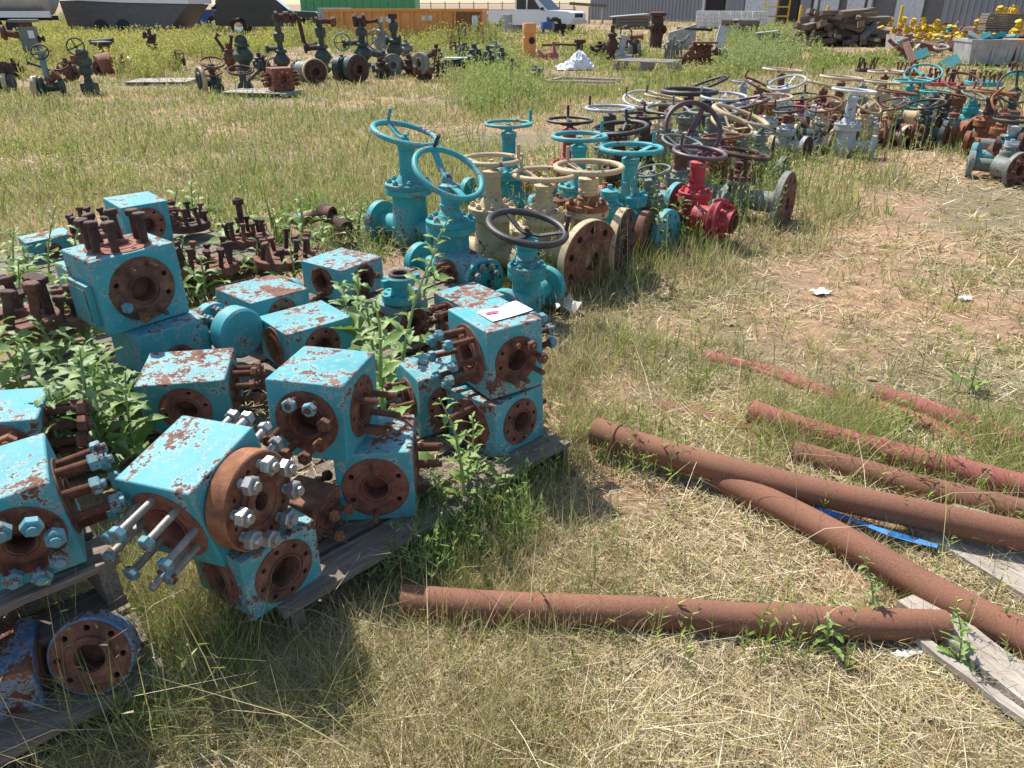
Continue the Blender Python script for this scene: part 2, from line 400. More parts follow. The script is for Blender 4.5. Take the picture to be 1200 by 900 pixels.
# front block with the companion flange
block('front turquoise block with a rusty round flange held by eight bright nuts', (-.83, 1.697, .432), (-2.3, -11.2, 69.9), (.265, .239, .267), M['teal'], {
    '-y': dict(bore=.026, flange=.134, n=8, th=.062, fmat=M['rustor'], studs=ring(range(8), .0 + .045, 'steel', 1.0, 0), sr=.0135, smat='steel', a0=.35, dx=.0),
    '-x': dict(bore=.05, ring=.112, n=8, rmat=M['rustred'], a0=.1, rod=True, smat='dull', sr=.0105, tip=False,
               studs=[(0, .125, 'nutteal'), (1, .12, 'nutteal'), (2, .13, 'nutteal'), (3, .12, 'nutteal'), (4, .13, 'nutteal'), (5, .125, 'nutteal'), (6, .13, 'rustor', .6), (7, .12, 'nutteal')]),
    '+x': dict(ring=.1, n=8, studs=ring((0, 1, 2, 3, 4, 7), .10, 'steel'), sr=.011, smat='steel', rod=True)})
block('low turquoise block under the front flanged block, open bore facing forward', (-.72, 1.70, .215), (0, 0, 52), (.24, .25, .2), M['tealworn'], {'-y': dict(bore=.045, ring=.095, n=8, rmat=M['rust']), '-x': dict(bore=.04, ring=.09)})
block('turquoise block on top of another, two rusty studded faces with open bores', (-.587, 2.11, .478), (1, 2.1, 79.4), (.275, .242, .254), M['teal'], {
    '-x': dict(bore=.048, ring=.10, n=8, studs=[(0, .07, 'rust', .7), (1, .06, 'nutteal'), (2, .06, 'nutteal'), (4, .10, 'rustor'), (5, .09, 'rust'), (6, .09, 'rust'), (7, .08, 'rustor')], sr=.011, tip=False, a0=.3, rmat=M['rust']),
    '-y': dict(bore=.045, ring=.098, n=8, studs=[(0, .085), (7, .10), (3, .075), (5, .10), (6, .09)], sr=.011, rmat=M['rust'], a0=.1)})
block('lowest turquoise block by the pallet edge, open ringed bore facing the camera', (-.438, 2.111, .237), (-1.4, -.3, 4.5), (.241, .254, .245), M['tealworn'], {
    '-y': dict(bore=.04, ring=.105, n=6, studs=[(1, .05), (4, .06)], rmat=M['rustred'], a0=.5), '+x': dict(ring=.1, n=8, studs=ring((0, 2, 3, 5, 7), .085), sr=.012)})
block('small turquoise block behind, orange rusty bore on its left face', (-.918, 3.142, .261), (.5, -.2, 41.5), (.316, .277, .193), M['teal'], {
    '-x': dict(bore=.045, ring=.085, n=6, rmat=M['rustor']), '-y': dict(bore=.04, ring=.085, n=6, rmat=M['rust'], studs=[(4, .05, 'nutteal')])})
block('turquoise block with a peeling brown top and rusty studs on its right side', (-1.23, 2.599, .269), (5.9, -.3, 9), (.317, .248, .215), M['tealtop'], {
    '-y': dict(bore=.042, ring=.10, n=6, studs=[(2, .08), (4, .06)], rmat=M['rustred'], sr=.013, dy=-.006), '+x': dict(ring=.09, n=8, studs=ring((0, 1, 2, 3, 4, 6, 7), .10, 'rust', .97), sr=.011, rmat=M['rust'])})
block('turquoise block with a white paper tag on top and studs on three sides', (-.062, 2.559, .469), (-1.2, -1.1, 32.6), (.226, .289, .259), M['tealtop'], {
    '-x': dict(bore=.045, ring=.112, n=8, studs=ring(range(8), .12, 'nutteal'), sr=.011, rmat=M['rustred'], tip=True),
    '-y': dict(bore=.04, ring=.088, n=8, studs=[(0, .07, 'rust'), (1, .05, 'rust'), (2, .04), (5, .07), (6, .05), (7, .08)], sr=.0105, rmat=M['rust']),
    '+x': dict(ring=.09, n=8, studs=ring((0, 1, 2, 3, 4, 6, 7), .10, 'nutteal'), sr=.0115)})
block('turquoise block underneath the tagged one, ringed bore with eight empty holes', (-.063, 2.519, .22), (-3, .8, 45.9), (.258, .26, .214), M['tealworn'], {
    '-x': dict(bore=.045, ring=.095, n=6, studs=[(1, .11)], sr=.013, rmat=M['rustred']), '-y': dict(bore=.04, ring=.088, n=8, rmat=M['rust']), '+x': dict(ring=.08, n=8, studs=ring((0, 4, 6), .07), sr=.012)})
l, s = scaled((-1.358, 1.717, .344), (.23, .282, .282), .886)
block('turquoise block at the left edge on the upper pallet, rusty face with green nuts', l, (2.4, -5.9, 30.2), s, M['teal'], {
    '-y': dict(bore=.03, ring=.11, n=8, studs=ring((0, 1, 2, 4, 5, 6, 7), .06, 'nutteal'), sr=.0125, rmat=M['rust']), '+x': dict(ring=.1, n=8, studs=ring(range(8), .10, 'nutteal', .98, .02), sr=.0125, rmat=M['rust'])})
block('big turquoise block with tall bolts standing on its brown top', (-1.603, 3.02, .561), (-.3, -1.1, 49.1), (.341, .277, .308), M['teal'], {
    '-y': dict(bore=.052, ring=.132, n=8, studs=[(1, .085), (2, .07), (4, .06, 'nutteal'), (5, .06, 'rustor'), (6, .07)], sr=.0115, rmat=M['rust'], a0=.4), '+z': dict(ring=.128, bore=.045, n=8, rmat=M['rustred'])})
top = bpy.data.objects['valve_block.009']
for k in range(8):
    if k == 6: continue
    a = 2 * PI * k / 8 + .3; headbolt('bolt', .10, .016, top, T(.102 * math.cos(a), .102 * math.sin(a), .155) @ RX(rnd.uniform(-.12, .12)) @ RY(rnd.uniform(-.12, .12)), M['rustdk'])
MB().box((0, 0, 0), (.024, .18, .17)).box((-.007, 0, 0), (.019, .145, .135)).build('side_plate', M['teal'], top, T(-.183, 0, -.035))
block('turquoise block lying beneath the tall bolted block', (-1.50, 2.99, .283), (0, 0, 49), (.30, .27, .245), M['teal'], {'-y': dict(ring=.07, bore=.03, n=6, studs=[(1, .06, 'rust'), (3, .05)], dy=-.03)})
block('turquoise block at the back left with a brown bore, behind the bolted block', (-2.196, 4.429, .459), (3.3, .2, 45), (.263, .266, .242), M['teal'], {
    '-y': dict(bore=.04, ring=.1, n=8, rmat=M['rustred']), '+x': dict(ring=.09, n=8, studs=ring(range(8), .08, 'rust'), rmat=M['rust'])})
l, s = scaled((-3.591, 5.743, -.098), (.33, .255, .201), .82)
block('flat turquoise block at the far left with a peeled pink top', l, (-.5, -2.8, 43), s, M['tealtop'], {'-y': dict(ring=.05, n=6, bore=.02)})
block('turquoise slab beside the flat block, top rusted bare', (-2.12, 3.72, .33), (0, 0, 46), (.30, .24, .2), M['tealworn'], {'-y': dict(ring=.08, n=6, bore=.03)})
block('turquoise block bolted to the round spool, peeled reddish top', (-1.19, 3.423, .298), (2.4, 3.1, 52.5), (.321, .286, .184), M['tealtop'], {
    '-y': dict(bore=.03, ring=.08, n=6), '+x': dict(bore=.04, flange=.10, th=.03, n=8, fmat=M['teal'])})
block('turquoise block at the rear of the pallet with a grey flaking top', (-.929, 4.008, .264), (.3, .4, 56.3), (.309, .308, .178), M['tealtop'], {
    '-x': dict(bore=.04, ring=.085, n=4, rmat=M['rust'], studs=[(1, .04), (3, .05)], sr=.016), '-y': dict(bore=.04, ring=.085, n=6, rmat=M['rust'], studs=[(0, .05, 'rust'), (4, .05)])})
l, s = scaled((-.381, 5.514, -.184), (.24, .328, .215), .79)
block('turquoise block with a rounded flange in front of the cream valves', l, (8, -3.4, 44.8), s, M['tealtop'], {
    '-y': dict(bore=.03, flange=.105, th=.035, n=8, fmat=M['tealv'], studs=ring(range(8), .05, 'ggreen'), sr=.011), '-x': dict(ring=.085, bore=.03, n=8, studs=ring(range(8), .07, 'rust'), rmat=M['rustred'])})
l, s = scaled((-.69, 4.323, -.123), (.258, .261, .252), .80)
block('greyish turquoise block carrying the clamp hub', l, (0, 0, 48), s, M['tealgrey'], {'-x': dict(ring=.07, bore=.03, n=6, rmat=M['rust']), '-y': dict(ring=.08, bore=.03, n=6, rmat=M['rust'], studs=ring((0, 1, 5), .05, 'rust'))})
block('turquoise block between the clamp hub and the tagged block, rusty studs around it', (-.20, 3.35, .28), (0, 0, 40), (.24, .24, .22), M['tealworn'], {
    '-x': dict(ring=.095, bore=.035, n=8, studs=ring(range(8), .08, 'rust'), sr=.012, rmat=M['rustred']), '-y': dict(ring=.09, bore=.03, n=8, studs=ring((0, 2, 5), .06, 'rust'))})
block('turquoise cube half hidden behind the leafy weed at the pallet middle', (-.30, 2.62, .25), (0, 0, 30), (.22, .22, .24), M['tealworn'], {'-x': dict(ring=.08, bore=.03, n=8, studs=ring((0, 2, 4, 6), .08, 'rust'), rmat=M['rust']), '-y': dict(ring=.08, bore=.03, n=8, rmat=M['rust'])})
block('rusty turquoise lump with crossing studs at the left edge behind the front row', (-1.62, 2.12, .36), (0, 5, 20), (.22, .24, .2), M['tealworn'], {'+x': dict(ring=.09, bore=.03, n=8, studs=ring(range(8), .11, 'rust', .95, .02), sr=.014, rmat=M['rust']), '-y': dict(ring=.09, bore=.03, n=8, studs=ring((1, 3, 5), .08, 'rustor'), sr=.014, rmat=M['rust'])})

block('small bare rusty block wedged between the front flanged block and the lowest block', (-.635, 1.92, .20), (3, 4, 70), (.15, .15, .14), M['rust'], {'-y': dict(bore=.025, ring=.06, n=6, studs=ring((0, 2, 4), .05, 'rustor'), rmat=M['rust']), '+x': dict(ring=.06, bore=.02, n=6, studs=ring((0, 1, 3), .07, 'rust'), rmat=M['rust'])})
# round spool bolted between the stacked block and the peeled block
c = at(262, 385, .36)
sp = empty('flanged_spool', at(262, 383, .33), (0, 0, R(-35)), 'short turquoise spool of two bolted round flanges between two blocks', 'pipe spool')
m0 = RY(PI / 2)
MB().lathe([(0, -.10), (.09, -.10), (.094, -.096), (.094, -.052), (.09, -.05), (.045, -.05), (.045, .05), (.09, .05), (.105, .055), (.11, .06), (.11, .13), (.1, .14), (0, .14)], 40, m0).build('body', M['teal'], sp)
for k in range(8):
    a = 2 * PI * k / 8
    st = link('stud', rod_mesh(.1, .009, M['ggreen']), sp, m0 @ T(.074 * math.cos(a), .074 * math.sin(a), -.05))
    link('nut', nut_mesh(.017, .018, M['ggreen'], False), st, T(0, 0, .005)); link('nut', nut_mesh(.017, .018, M['nutteal'], False), st, T(0, 0, .03))

# clamp hub
hb = empty('clamp_hub', at(471, 352, .335), (0, 0, .3), 'round turquoise hub with a dark ring on top, standing on the greyish block', 'hub')
b = MB(); b.lathe([(.03, 0), (.088, 0), (.092, .004), (.092, .04)], 40); b.holes(.05, .092, .073, .011, 8, .04, .03)
b.lathe([(.05, .04), (.045, .06), (.048, .075), (.066, .08), (.068, .10), (.068, .118), (.06, .125), (.04, .125), (.036, .05), (0, .05)], 40)
b.build('base_flange', M['tealv'], hb)
MB().torus(.044, .012, 32, 8, T(0, 0, .128)).build('seal_ring', M['rustdk'], hb)
for a in (.3, PI + .3): MB().box((.075, 0, .098), (.04, .03, .034), RZ(a + PI)).build('lug', M['tealv'], hb)

# paper tag on the block
tg = bpy.data.objects['valve_block.006']
pm = Matrix.LocRotScale(Vector((-.062, 2.559, .469)), Euler((R(-1.2), R(-1.1), R(32.6))), None) @ T(.035, -.02, .1325)
pt = empty('paper_tag', pm.translation, pm.to_euler(), 'white paper label with a pink blot and black scribble on the block top', 'paper label')
b = MB(); N = 10
for j in range(2): pass
vs = []; fs = []
for i in range(N + 1):
    for j in range(5):
        vs.append((-.085 + .17 * i / N, -.055 + .11 * j / 4, .002 + .004 * math.sin(i * .9) * (j / 4) + .006 * (i / N) ** 3))
for i in range(N):
    for j in range(4): fs.append((i * 5 + j, (i + 1) * 5 + j, (i + 1) * 5 + j + 1, i * 5 + j + 1))
MB().add(vs, fs).build('sheet', M['paper'], pt)
b = MB(); b.lathe([(0, .0), (.014, 0)], 16, T(-.052, .012, .0075) @ Matrix.Diagonal((1.5, .8, 1, 1))); b.lathe([(0, .0), (.009, 0)], 12, T(-.03, .008, .0078)); b.build('print', M['pinkink'], pt)
b = MB()
for k in range(14):
    x = -.06 + k * .0075; y = -.02 + rnd.uniform(-.008, .008); b.box((x, y, .0105), (.008, .0022, .0006), T(x, y, 0) @ RZ(rnd.uniform(-1.2, 1.2)) @ T(-x, -y, 0))
for k in range(3): b.box((-.01 + k * .008, .01, .0105), (.016, .0016, .0006), T(-.01, .01, 0) @ RZ(-.7) @ T(.01, -.01, 0))
b.build('scribble', M['ink'], pt)

# rusty blind flanges with standing bolts
def bolt_flange(label, loc, Rf, th, n, L, mat, bm, r=.0135, ang=0.0, tilt=(0, 0), skip=(), rows=1, group='rusty flanges with standing bolts', inner=True):
    root = empty('bolted_flange', loc, (tilt[0], tilt[1], ang), label, 'flange', group)
    b = MB(); c = .004; rc = Rf * .78
    b.lathe([(0, 0), (Rf - c, 0), (Rf, c), (Rf, th - c), (Rf - c, th)], 40); b.holes(Rf * .6, Rf - c, rc, Rf * .07, n, th, th * .7)
    b.lathe([(Rf * .6, th), (Rf * .58, th + .006), (Rf * .36, th + .006), (Rf * .33, th - .02), (0, th - .02)], 40)
    b.build('disc', mat, root)
    for k in range(n):
        if k in skip: continue
        a = 2 * PI * k / n; headbolt('bolt', rnd.choice((L * .6, L * .85, L, L, L * 1.1)), r, root, T(rc * math.cos(a), rc * math.sin(a), th) @ RX(rnd.uniform(-.2, .2)) @ RY(rnd.uniform(-.2, .2)), bm if rnd.random() < .6 else M['rust'])
    return root
bolt_flange('rusty round flange left of centre ringed by short standing bolts', at(245, 318, .20), .17, .05, 10, .10, M['rust'], M['rustdk'])
bolt_flange('rusty round flange with standing bolts behind the peeled turquoise block', at(335, 308, .20), .18, .05, 12, .10, M['rust'], M['rustdk'], ang=.2)
bolt_flange('low rusty flange with bolts half sunk in leaves, behind the other two', at(290, 285, .16), .15, .05, 10, .09, M['rust'], M['rustdk'], ang=.5)
bolt_flange('bolted rusty flange at the left edge with wide domed bolt heads', at(22, 388, .42), .16, .06, 8, .12, M['rust'], M['rustdk'], r=.019, ang=.4)
bolt_flange('second bolted rusty flange at the left edge, under the leaves', at(62, 385, .30), .15, .06, 8, .09, M['rust'], M['rustdk'], r=.017, ang=.1)
bolt_flange('bolt ring on the rear left pallet beside the flat turquoise block', at(112, 278, .30), .15, .05, 10, .09, M['rust'], M['rustdk'], ang=.1)
bolt_flange('dark bolted flange in the leaves right of the back left block', at(222, 268, .22), .14, .05, 8, .08, M['rustdk'], M['rustdk'], ang=.3)
# single tall bolt / hammer union fitting lying in the leaves
o = empty('tall_bolt', at(283, 262, .28), (0, 0, 0), 'single tall rusty bolt standing upright among the leaves', 'bolt')
MB().cyl(.02, -.02, .13, 16).lathe([(0, .13), (.034, .13), (.036, .135), (.036, .16), (.03, .168), (.02, .168), (.018, .155), (0, .155)], 16).build('shank', M['rustdk'], o)
o = empty('pipe_fitting', at(372, 262, .12), (0, 0, R(-25)), 'rusty elbow pipe fittings lying joined in the grass behind the bolted flanges', 'pipe fitting')
MB().tube([(-.28, .05, .0), (-.15, .02, .01), (-.05, 0, .04), (.02, 0, .07), (.10, 0, .08)], .045, 14).lathe([(.045, 0), (.062, 0), (.062, .05), (.045, .05)], 20, T(.10, 0, .08) @ RY(PI / 2)).build('elbow', M['rust'], o)
MB().lathe([(.0, -.02), (.058, -.02), (.06, .06), (.04, .07), (.04, .22), (.065, .22), (.065, .28), (0, .28)], 18, T(.05, .02, .09) @ RY(1.9) @ RX(.3)).build('tee', M['rustdk'], o)
MB().lathe([(.0, -.05), (.05, -.05), (.05, .03), (0, .03)], 18, T(-.16, .02, .01) @ RY(PI / 2)).build('collar', M['tealgrey'], o)
# items under the upper pallet at bottom left
o = empty('end_flange', at(106, 770, .20), (R(70), 0, R(10)), 'blue rimmed rusty round flange wedged under the upper pallet', 'flange')
MB().lathe([(.04, -.06), (.094, -.055), (.098, -.05), (.098, -.003), (.095, 0), (.092, 0)], 40).build('rim', M['blue'], o); fb = MB(); fb.holes(.055, .092, .074, .008, 8, .001, .03); fb.lathe([(.055, .001), (.053, .008), (.036, .008), (.034, -.05), (0, -.05)], 36); fb.build('flange_face', M['rust'], o)
block('blue block in the shade at the bottom left corner of the photo', (-1.235, 1.31, .17), (6, 0, 24), (.2, .18, .14), M['blue'], {'+x': dict(ring=.07, bore=.02, n=6, rmat=M['rust'])}, group='blue parts under the upper pallet')
# ------------------------------------------------------------------ gate valves
def handwheel(Rw, mat, nsp=2, r=.011, handle=None, hh=.10, drop=.035, parent=None, Mx=None, a0=.4):
    b = MB().torus(Rw, r, 44, 10)
    for k in range(nsp):
        a = a0 + 2 * PI * k / nsp; d = Vector((math.cos(a), math.sin(a), 0)); sd = Vector((-math.sin(a), math.cos(a), 0)); wd = .021 if nsp < 3 else .014 if nsp < 4 else .010
        pts = [(d * .0, -drop), (d * Rw * .35, -drop), (d * Rw * .75, -drop * .3), (d * Rw, 0)]
        for (p, z), (q, z2) in zip(pts, pts[1:]):
            P = [p + sd * wd, p - sd * wd, q - sd * wd, q + sd * wd]; zz = (z, z, z2, z2)
            vs = [(v.x, v.y, zv - .005) for v, zv in zip(P, zz)] + [(v.x, v.y, zv + .005) for v, zv in zip(P, zz)]
            b.add(vs, [(0, 1, 2, 3), (7, 6, 5, 4), (0, 4, 5, 1), (1, 5, 6, 2), (2, 6, 7, 3), (3, 7, 4, 0)])
    b.cyl(.028, -drop - .025, -drop + .018, 16).hexa(.016, -drop + .018, -drop + .036)
    o = b.build('handwheel', mat, parent, Mx)
    if handle is not None:
        hb = MB().cyl(.009, 0, .02, 10).cyl(.0115, .02, hh, 12)
        hb.build('crank_handle', handle, o, T(Rw * math.cos(a0), Rw * math.sin(a0), 0))
    return o

GV = 'valves standing in rows on the grass'
def valve(label, wp, z, wpx, bmat, wmat, smat=None, fmat=None, yaw=-42, Rf=.17, ends='+-', L=.36, tilt=(0, 0), nsp=2, handle=True, a0=.4, hmat=None, fr=None, bonmat=None, bolts=8, bon=None, neck=.055, low=0.0, group=GV, cat='valve', name='gate_valve', bigend=None, base=0.0):
    p = at(wp[0], wp[1], z); dep = p.y * CP - (p.z - CAM_H) * SP; Rw = wpx * dep / 890. / 2
    root = empty(name, (p.x, p.y, base), (0, 0, R(yaw)), label, cat, group)
    B, W = M[bmat], M[wmat]; S = M[smat or bmat]; F = M[fmat or bmat]; BO = M[bonmat or bmat]
    k = min(1.15, (z - base) / .70); zc = Rf * .93 + .01; zb = bon or (zc + .20 * k); rb = .112 * k
    b = MB().lathe([(0, .02), (rb * .7, .02), (rb * .95, .06 * k), (rb * 1.08, zc), (rb * .95, zc + .09 * k), (rb * .92, zb - .05), (rb * 1.02, zb - .045), (rb * 1.25, zb - .04), (rb * 1.28, zb - .036), (rb * 1.28, zb - .004), (rb * 1.24, zb), (0, zb)], 32)
    rp = Rf * .48
    b.lathe([(0, -L), (rp, -L), (rp, -L * .45), (rb * .85, -L * .25), (rb * .85, L * .25), (rp, L * .45), (rp, L), (0, L)], 28, T(0, 0, zc) @ RY(PI / 2))
    for sgn in (-1, 1): b.box((sgn * rb * .3, 0, zc), (.02, rb * 2.3, .05))
    b.build('body', B, root)
    fr = M[fr] if fr else None
    for e in ends:
        sg = 1 if e == '+' else -1; RF = (bigend or Rf) if e == '+' else Rf
        fm = T(sg * (L + .055), 0, zc) @ RY(sg * PI / 2)
        kw = dict(hub=rp, hubl=.05); nh = 10 if RF > .14 else 8
        f = flange_mb(RF, .055, Rf * .30, nh, part='rim' if fr else 'all', **kw).build('end_flange', F, root, fm)
        if fr: flange_mb(RF, .055, Rf * .30, nh, part='face', **kw).build('flange_face', fr, f, I4)
    bo = MB().lathe([(rb * 1.26, zb), (rb * 1.28, zb + .004), (rb * 1.28, zb + .032), (rb * 1.24, zb + .036), (rb * .75, zb + .038), (rb * .62, zb + .06), (neck * 1.25, zb + .075), (neck, zb + .09)], 30).build('bonnet', BO, root)
    if bolts:
        for i in range(bolts):
            a = 2 * PI * i / bolts; link('bolt', nut_mesh(.017 * k, .02 * k, BO), bo, T(rb * 1.02 * math.cos(a), rb * 1.02 * math.sin(a), zb + .036))
    hz = z - base - .055
    MB().lathe([(neck, zb + .08), (neck, hz - .05), (neck * 1.15, hz - .045), (neck * 1.15, hz - .01), (neck * .6, hz), (.018, hz + .005), (.018, hz + .03), (0, hz + .03)], 24).lathe([(neck * 1.12, zb + .11), (neck * 1.12, zb + .125), (neck, zb + .126)], 24).build('stem_housing', S, root)
    Wm = T(0, 0, z - base) @ RZ(-R(yaw)) @ RY(R(tilt[0])) @ RX(R(tilt[1]))
    if Rw > 0: handwheel(Rw, W, nsp, max(.009, Rw * (.088 if wpx > 57 else .066)), (M[hmat] if hmat else W) if handle else None, parent=root, Mx=Wm, a0=a0)
    return root

# first rows, nearest the pallets
valve('turquoise valve with its handwheel tipped and a round flange on the left', (475, 157), .80, 76, 'tealv', 'tealv', yaw=-35, Rf=.155, tilt=(14, 6), a0=2.3, L=.26, bon=.44)
valve('turquoise valve with a steeply tilted handwheel and a black crank handle', (526, 203), .72, 84, 'tealv', 'tealv', yaw=-38, Rf=.13, tilt=(26, 22), a0=2.3, hmat='black', L=.24, bon=.42)
valve('cream valve with a plain cream handwheel beside the turquoise pair', (576, 187), .74, 66, 'cream', 'cream', yaw=-42, Rf=.15, L=.26, a0=-.3, fr='rustor', bon=.42)
valve('turquoise valve standing alone behind the cream valves, handle upright', (596, 145), .74, 54, 'tealv', 'tealv', yaw=-30, Rf=.14, a0=.3, bolts=8)
valve('cream valve whose rusty holed flange faces the path', (638, 204), .66, 72, 'cream', 'cream', yaw=-47, Rf=.205, bigend=.25, L=.36, ends='+', bon=.40, fr='rust', bonmat='creamrust', a0=2.4, hmat='creamrust')
valve('cream valve with a crusted orange bonnet and a dark holed flange', (690, 196), .68, 78, 'creamrust', 'cream', 'cream', 'cream', yaw=-24, Rf=.215, bigend=.235, L=.21, ends='+', bon=.42, fr='rustdk', bonmat='rustor', a0=2.2)
valve('turquoise valve with a low handwheel between the cream and red valves', (679, 160), .72, 62, 'tealv', 'tealv', yaw=-40, Rf=.13, a0=.5)
valve('turquoise valve with a bright handwheel and tall handle beside the red valve', (740, 174), .68, 70, 'tealv', 'tealv', yaw=-40, Rf=.13, bigend=.17, L=.30, a0=.6, fmat='teal')
valve('low turquoise valve with a big black tilted handwheel', (618, 267), .52, 92, 'tealv', 'black', yaw=-120, Rf=.12, tilt=(10, 8), L=.2, a0=.1, nsp=3, bon=.28)
valve('red valve with a thick black handwheel at the back of the first rows', (668, 141), .72, 52, 'red', 'black', yaw=-40, Rf=.13, nsp=3, hmat='black', a0=1.6)
valve('dark valve with a broken black handwheel right behind the turquoise ones', (727, 150), .68, 62, 'rustdk', 'black', yaw=-40, Rf=.13, nsp=4, tilt=(-6, 4), a0=1.2)
valve('dark valve with a pale grey handwheel at the back', (715, 127), .70, 56, 'ggreen', 'grey', 'black', yaw=-40, Rf=.12, nsp=3, a0=2.5, hmat='black')
valve('green valve with a brown handwheel stood up on edge', (812, 152), .66, 66, 'ggreen', 'purple', yaw=-40, Rf=.14, tilt=(12, 58), nsp=2, handle=False, a0=1.3)
valve('red valve with a purple brown handwheel and a red bolted flange', (820, 179), .62, 60, 'red', 'purple', yaw=-40, Rf=.13, ends='-', L=.26, a0=2.2, hmat='purple', tilt=(4, 4))
valve('corroded green valve with a large grey holed flange facing right', (872, 180), .52, 58, 'ggreen', 'rustdk', 'rustdk', yaw=-34, Rf=.17, bigend=.25, L=.34, fr='rust', handle=False, bonmat='rust', nsp=3, tilt=(8, 0))
valve('black capped valve between the black wheels and the brown upright wheel', (757, 135), .62, 50, 'rustdk', 'black', yaw=-40, Rf=.12, nsp=3, a0=1.5, hmat='rustdk')
valve('dull valve with a cracked grey green wheel in front of the upright wheel', (800, 167), .60, 48, 'ggreen', 'ggreen', 'rust', yaw=-35, Rf=.13, tilt=(10, 10), nsp=3, handle=False)
# small fittings in those rows
def lying_flange(label, p, z, yaw, Rf, mat, face, bolts=None, pipe=None, nm='end_flange', group='loose flanges by the valves', length=.16, bl=.04, double=None):
    root = empty(nm, at(p[0], p[1], z), (0, 0, R(yaw)), label, 'flange', group)
    m0 = RY(PI / 2)
    kw = dict(hub=Rf * .55, hubl=length); dk = flange_mb(Rf, .05, Rf * .3, 8, part='rim', **kw).build('disc', M[mat], root, m0)
    flange_mb(Rf, .05, Rf * .3, 8, part='face', **kw).build('flange_face', M[face], dk, I4)
    if double: flange_mb(Rf, .05, Rf * .3, 8, hub=Rf * .55, hubl=.1).build('disc', M[double], root, m0 @ T(0, 0, -.06) @ RX(PI))
    if bolts:
        for k in range(8):
            a = 2 * PI * k / 8; st = link('stud', rod_mesh(bl + .03, Rf * .075, M[bolts]), root, m0 @ T(Rf * .76 * math.cos(a), Rf * .76 * math.sin(a), -.01))
            link('nut', nut_mesh(Rf * .13, Rf * .14, M[bolts], False), st, T(0, 0, bl - .012))
    if pipe: MB().lathe([(Rf * .42, 0), (Rf * .42, .10), (Rf * .34, .10), (Rf * .34, .01)], 24).build('pipe_end', M[pipe], root, m0)
    return root
lying_flange('bright red bolted flange with a short open pipe end', (846, 258), .205, -38, .15, 'red', 'red', 'red', 'rust', double='red')
lying_flange('turquoise rimmed flange with crusted orange bolts beside the red valve', (795, 240), .19, -40, .17, 'teal', 'rust', 'rustor', length=.12, bl=.10)
lying_flange('dark green flange with a brown pipe end in the middle of the row', (958, 162), .17, -20, .19, 'green', 'green', 'ggreen', 'rust')
lying_flange('cream flange stood on edge in the grass by the rusty bolted spool', (905, 178), .16, -25, .17, 'cream', 'rustdk')
lying_flange('brown flange pair with cream bolts at the far end of the row', (1075, 156), .17, -30, .18, 'rustred', 'rust', 'creamrust', 'rust', double='rust')
lying_flange('cream wheel shaped flange with dark bolts behind the brown pair', (1078, 140), .22, -30, .19, 'cream', 'rustdk', 'rustdk')
lying_flange('dark green bolted flange right of the cream flange', (1096, 143), .2, -30, .16, 'green', 'ggreen', 'rustdk', 'rustdk')
lying_flange('pale blue grey flange pair on the grey valve', (1020, 152), .19, -25, .17, 'grey', 'grey', 'grey', double='grey')
lying_flange('pale grey flange pair left of the grey valve', (955, 136), .26, -25, .15, 'grey', 'grey', 'grey', double='grey')
# rusty spool with long orange studs
sp = empty('studded_spool', at(922, 172, 0.0), (0, 0, R(-18)), 'rusty spool of two thick discs joined by long orange studs', 'pipe spool')
for x, mt in ((-.30, 'rustred'), (.16, 'rustdk')):
    MB().lathe([(0, -.09), (.168, -.09), (.172, -.086), (.172, .05), (.168, .054), (0, .054)], 36).build('disc', M[mt], sp, T(x, 0, .19) @ RY(PI / 2))
for k in range(8):
    a = 2 * PI * k / 8; MB().cyl(.022, -.27, .10, 12).build('stud', M['rustor'], sp, T(0, .135 * math.cos(a), .19 + .135 * math.sin(a)) @ RY(PI / 2))
o = empty('red_housing', at(770, 232, .18), (0, 0, R(-35)), 'faded red bonnet cover lying between the turquoise and red valves', 'valve cover')
MB().box((0, 0, 0), (.26, .22, .16), taper=.72).build('cover', M['pink'], o); MB().lathe([(.06, .08), (.06, .10), (.0, .10)], 20).build('cap', M['pink'], o)

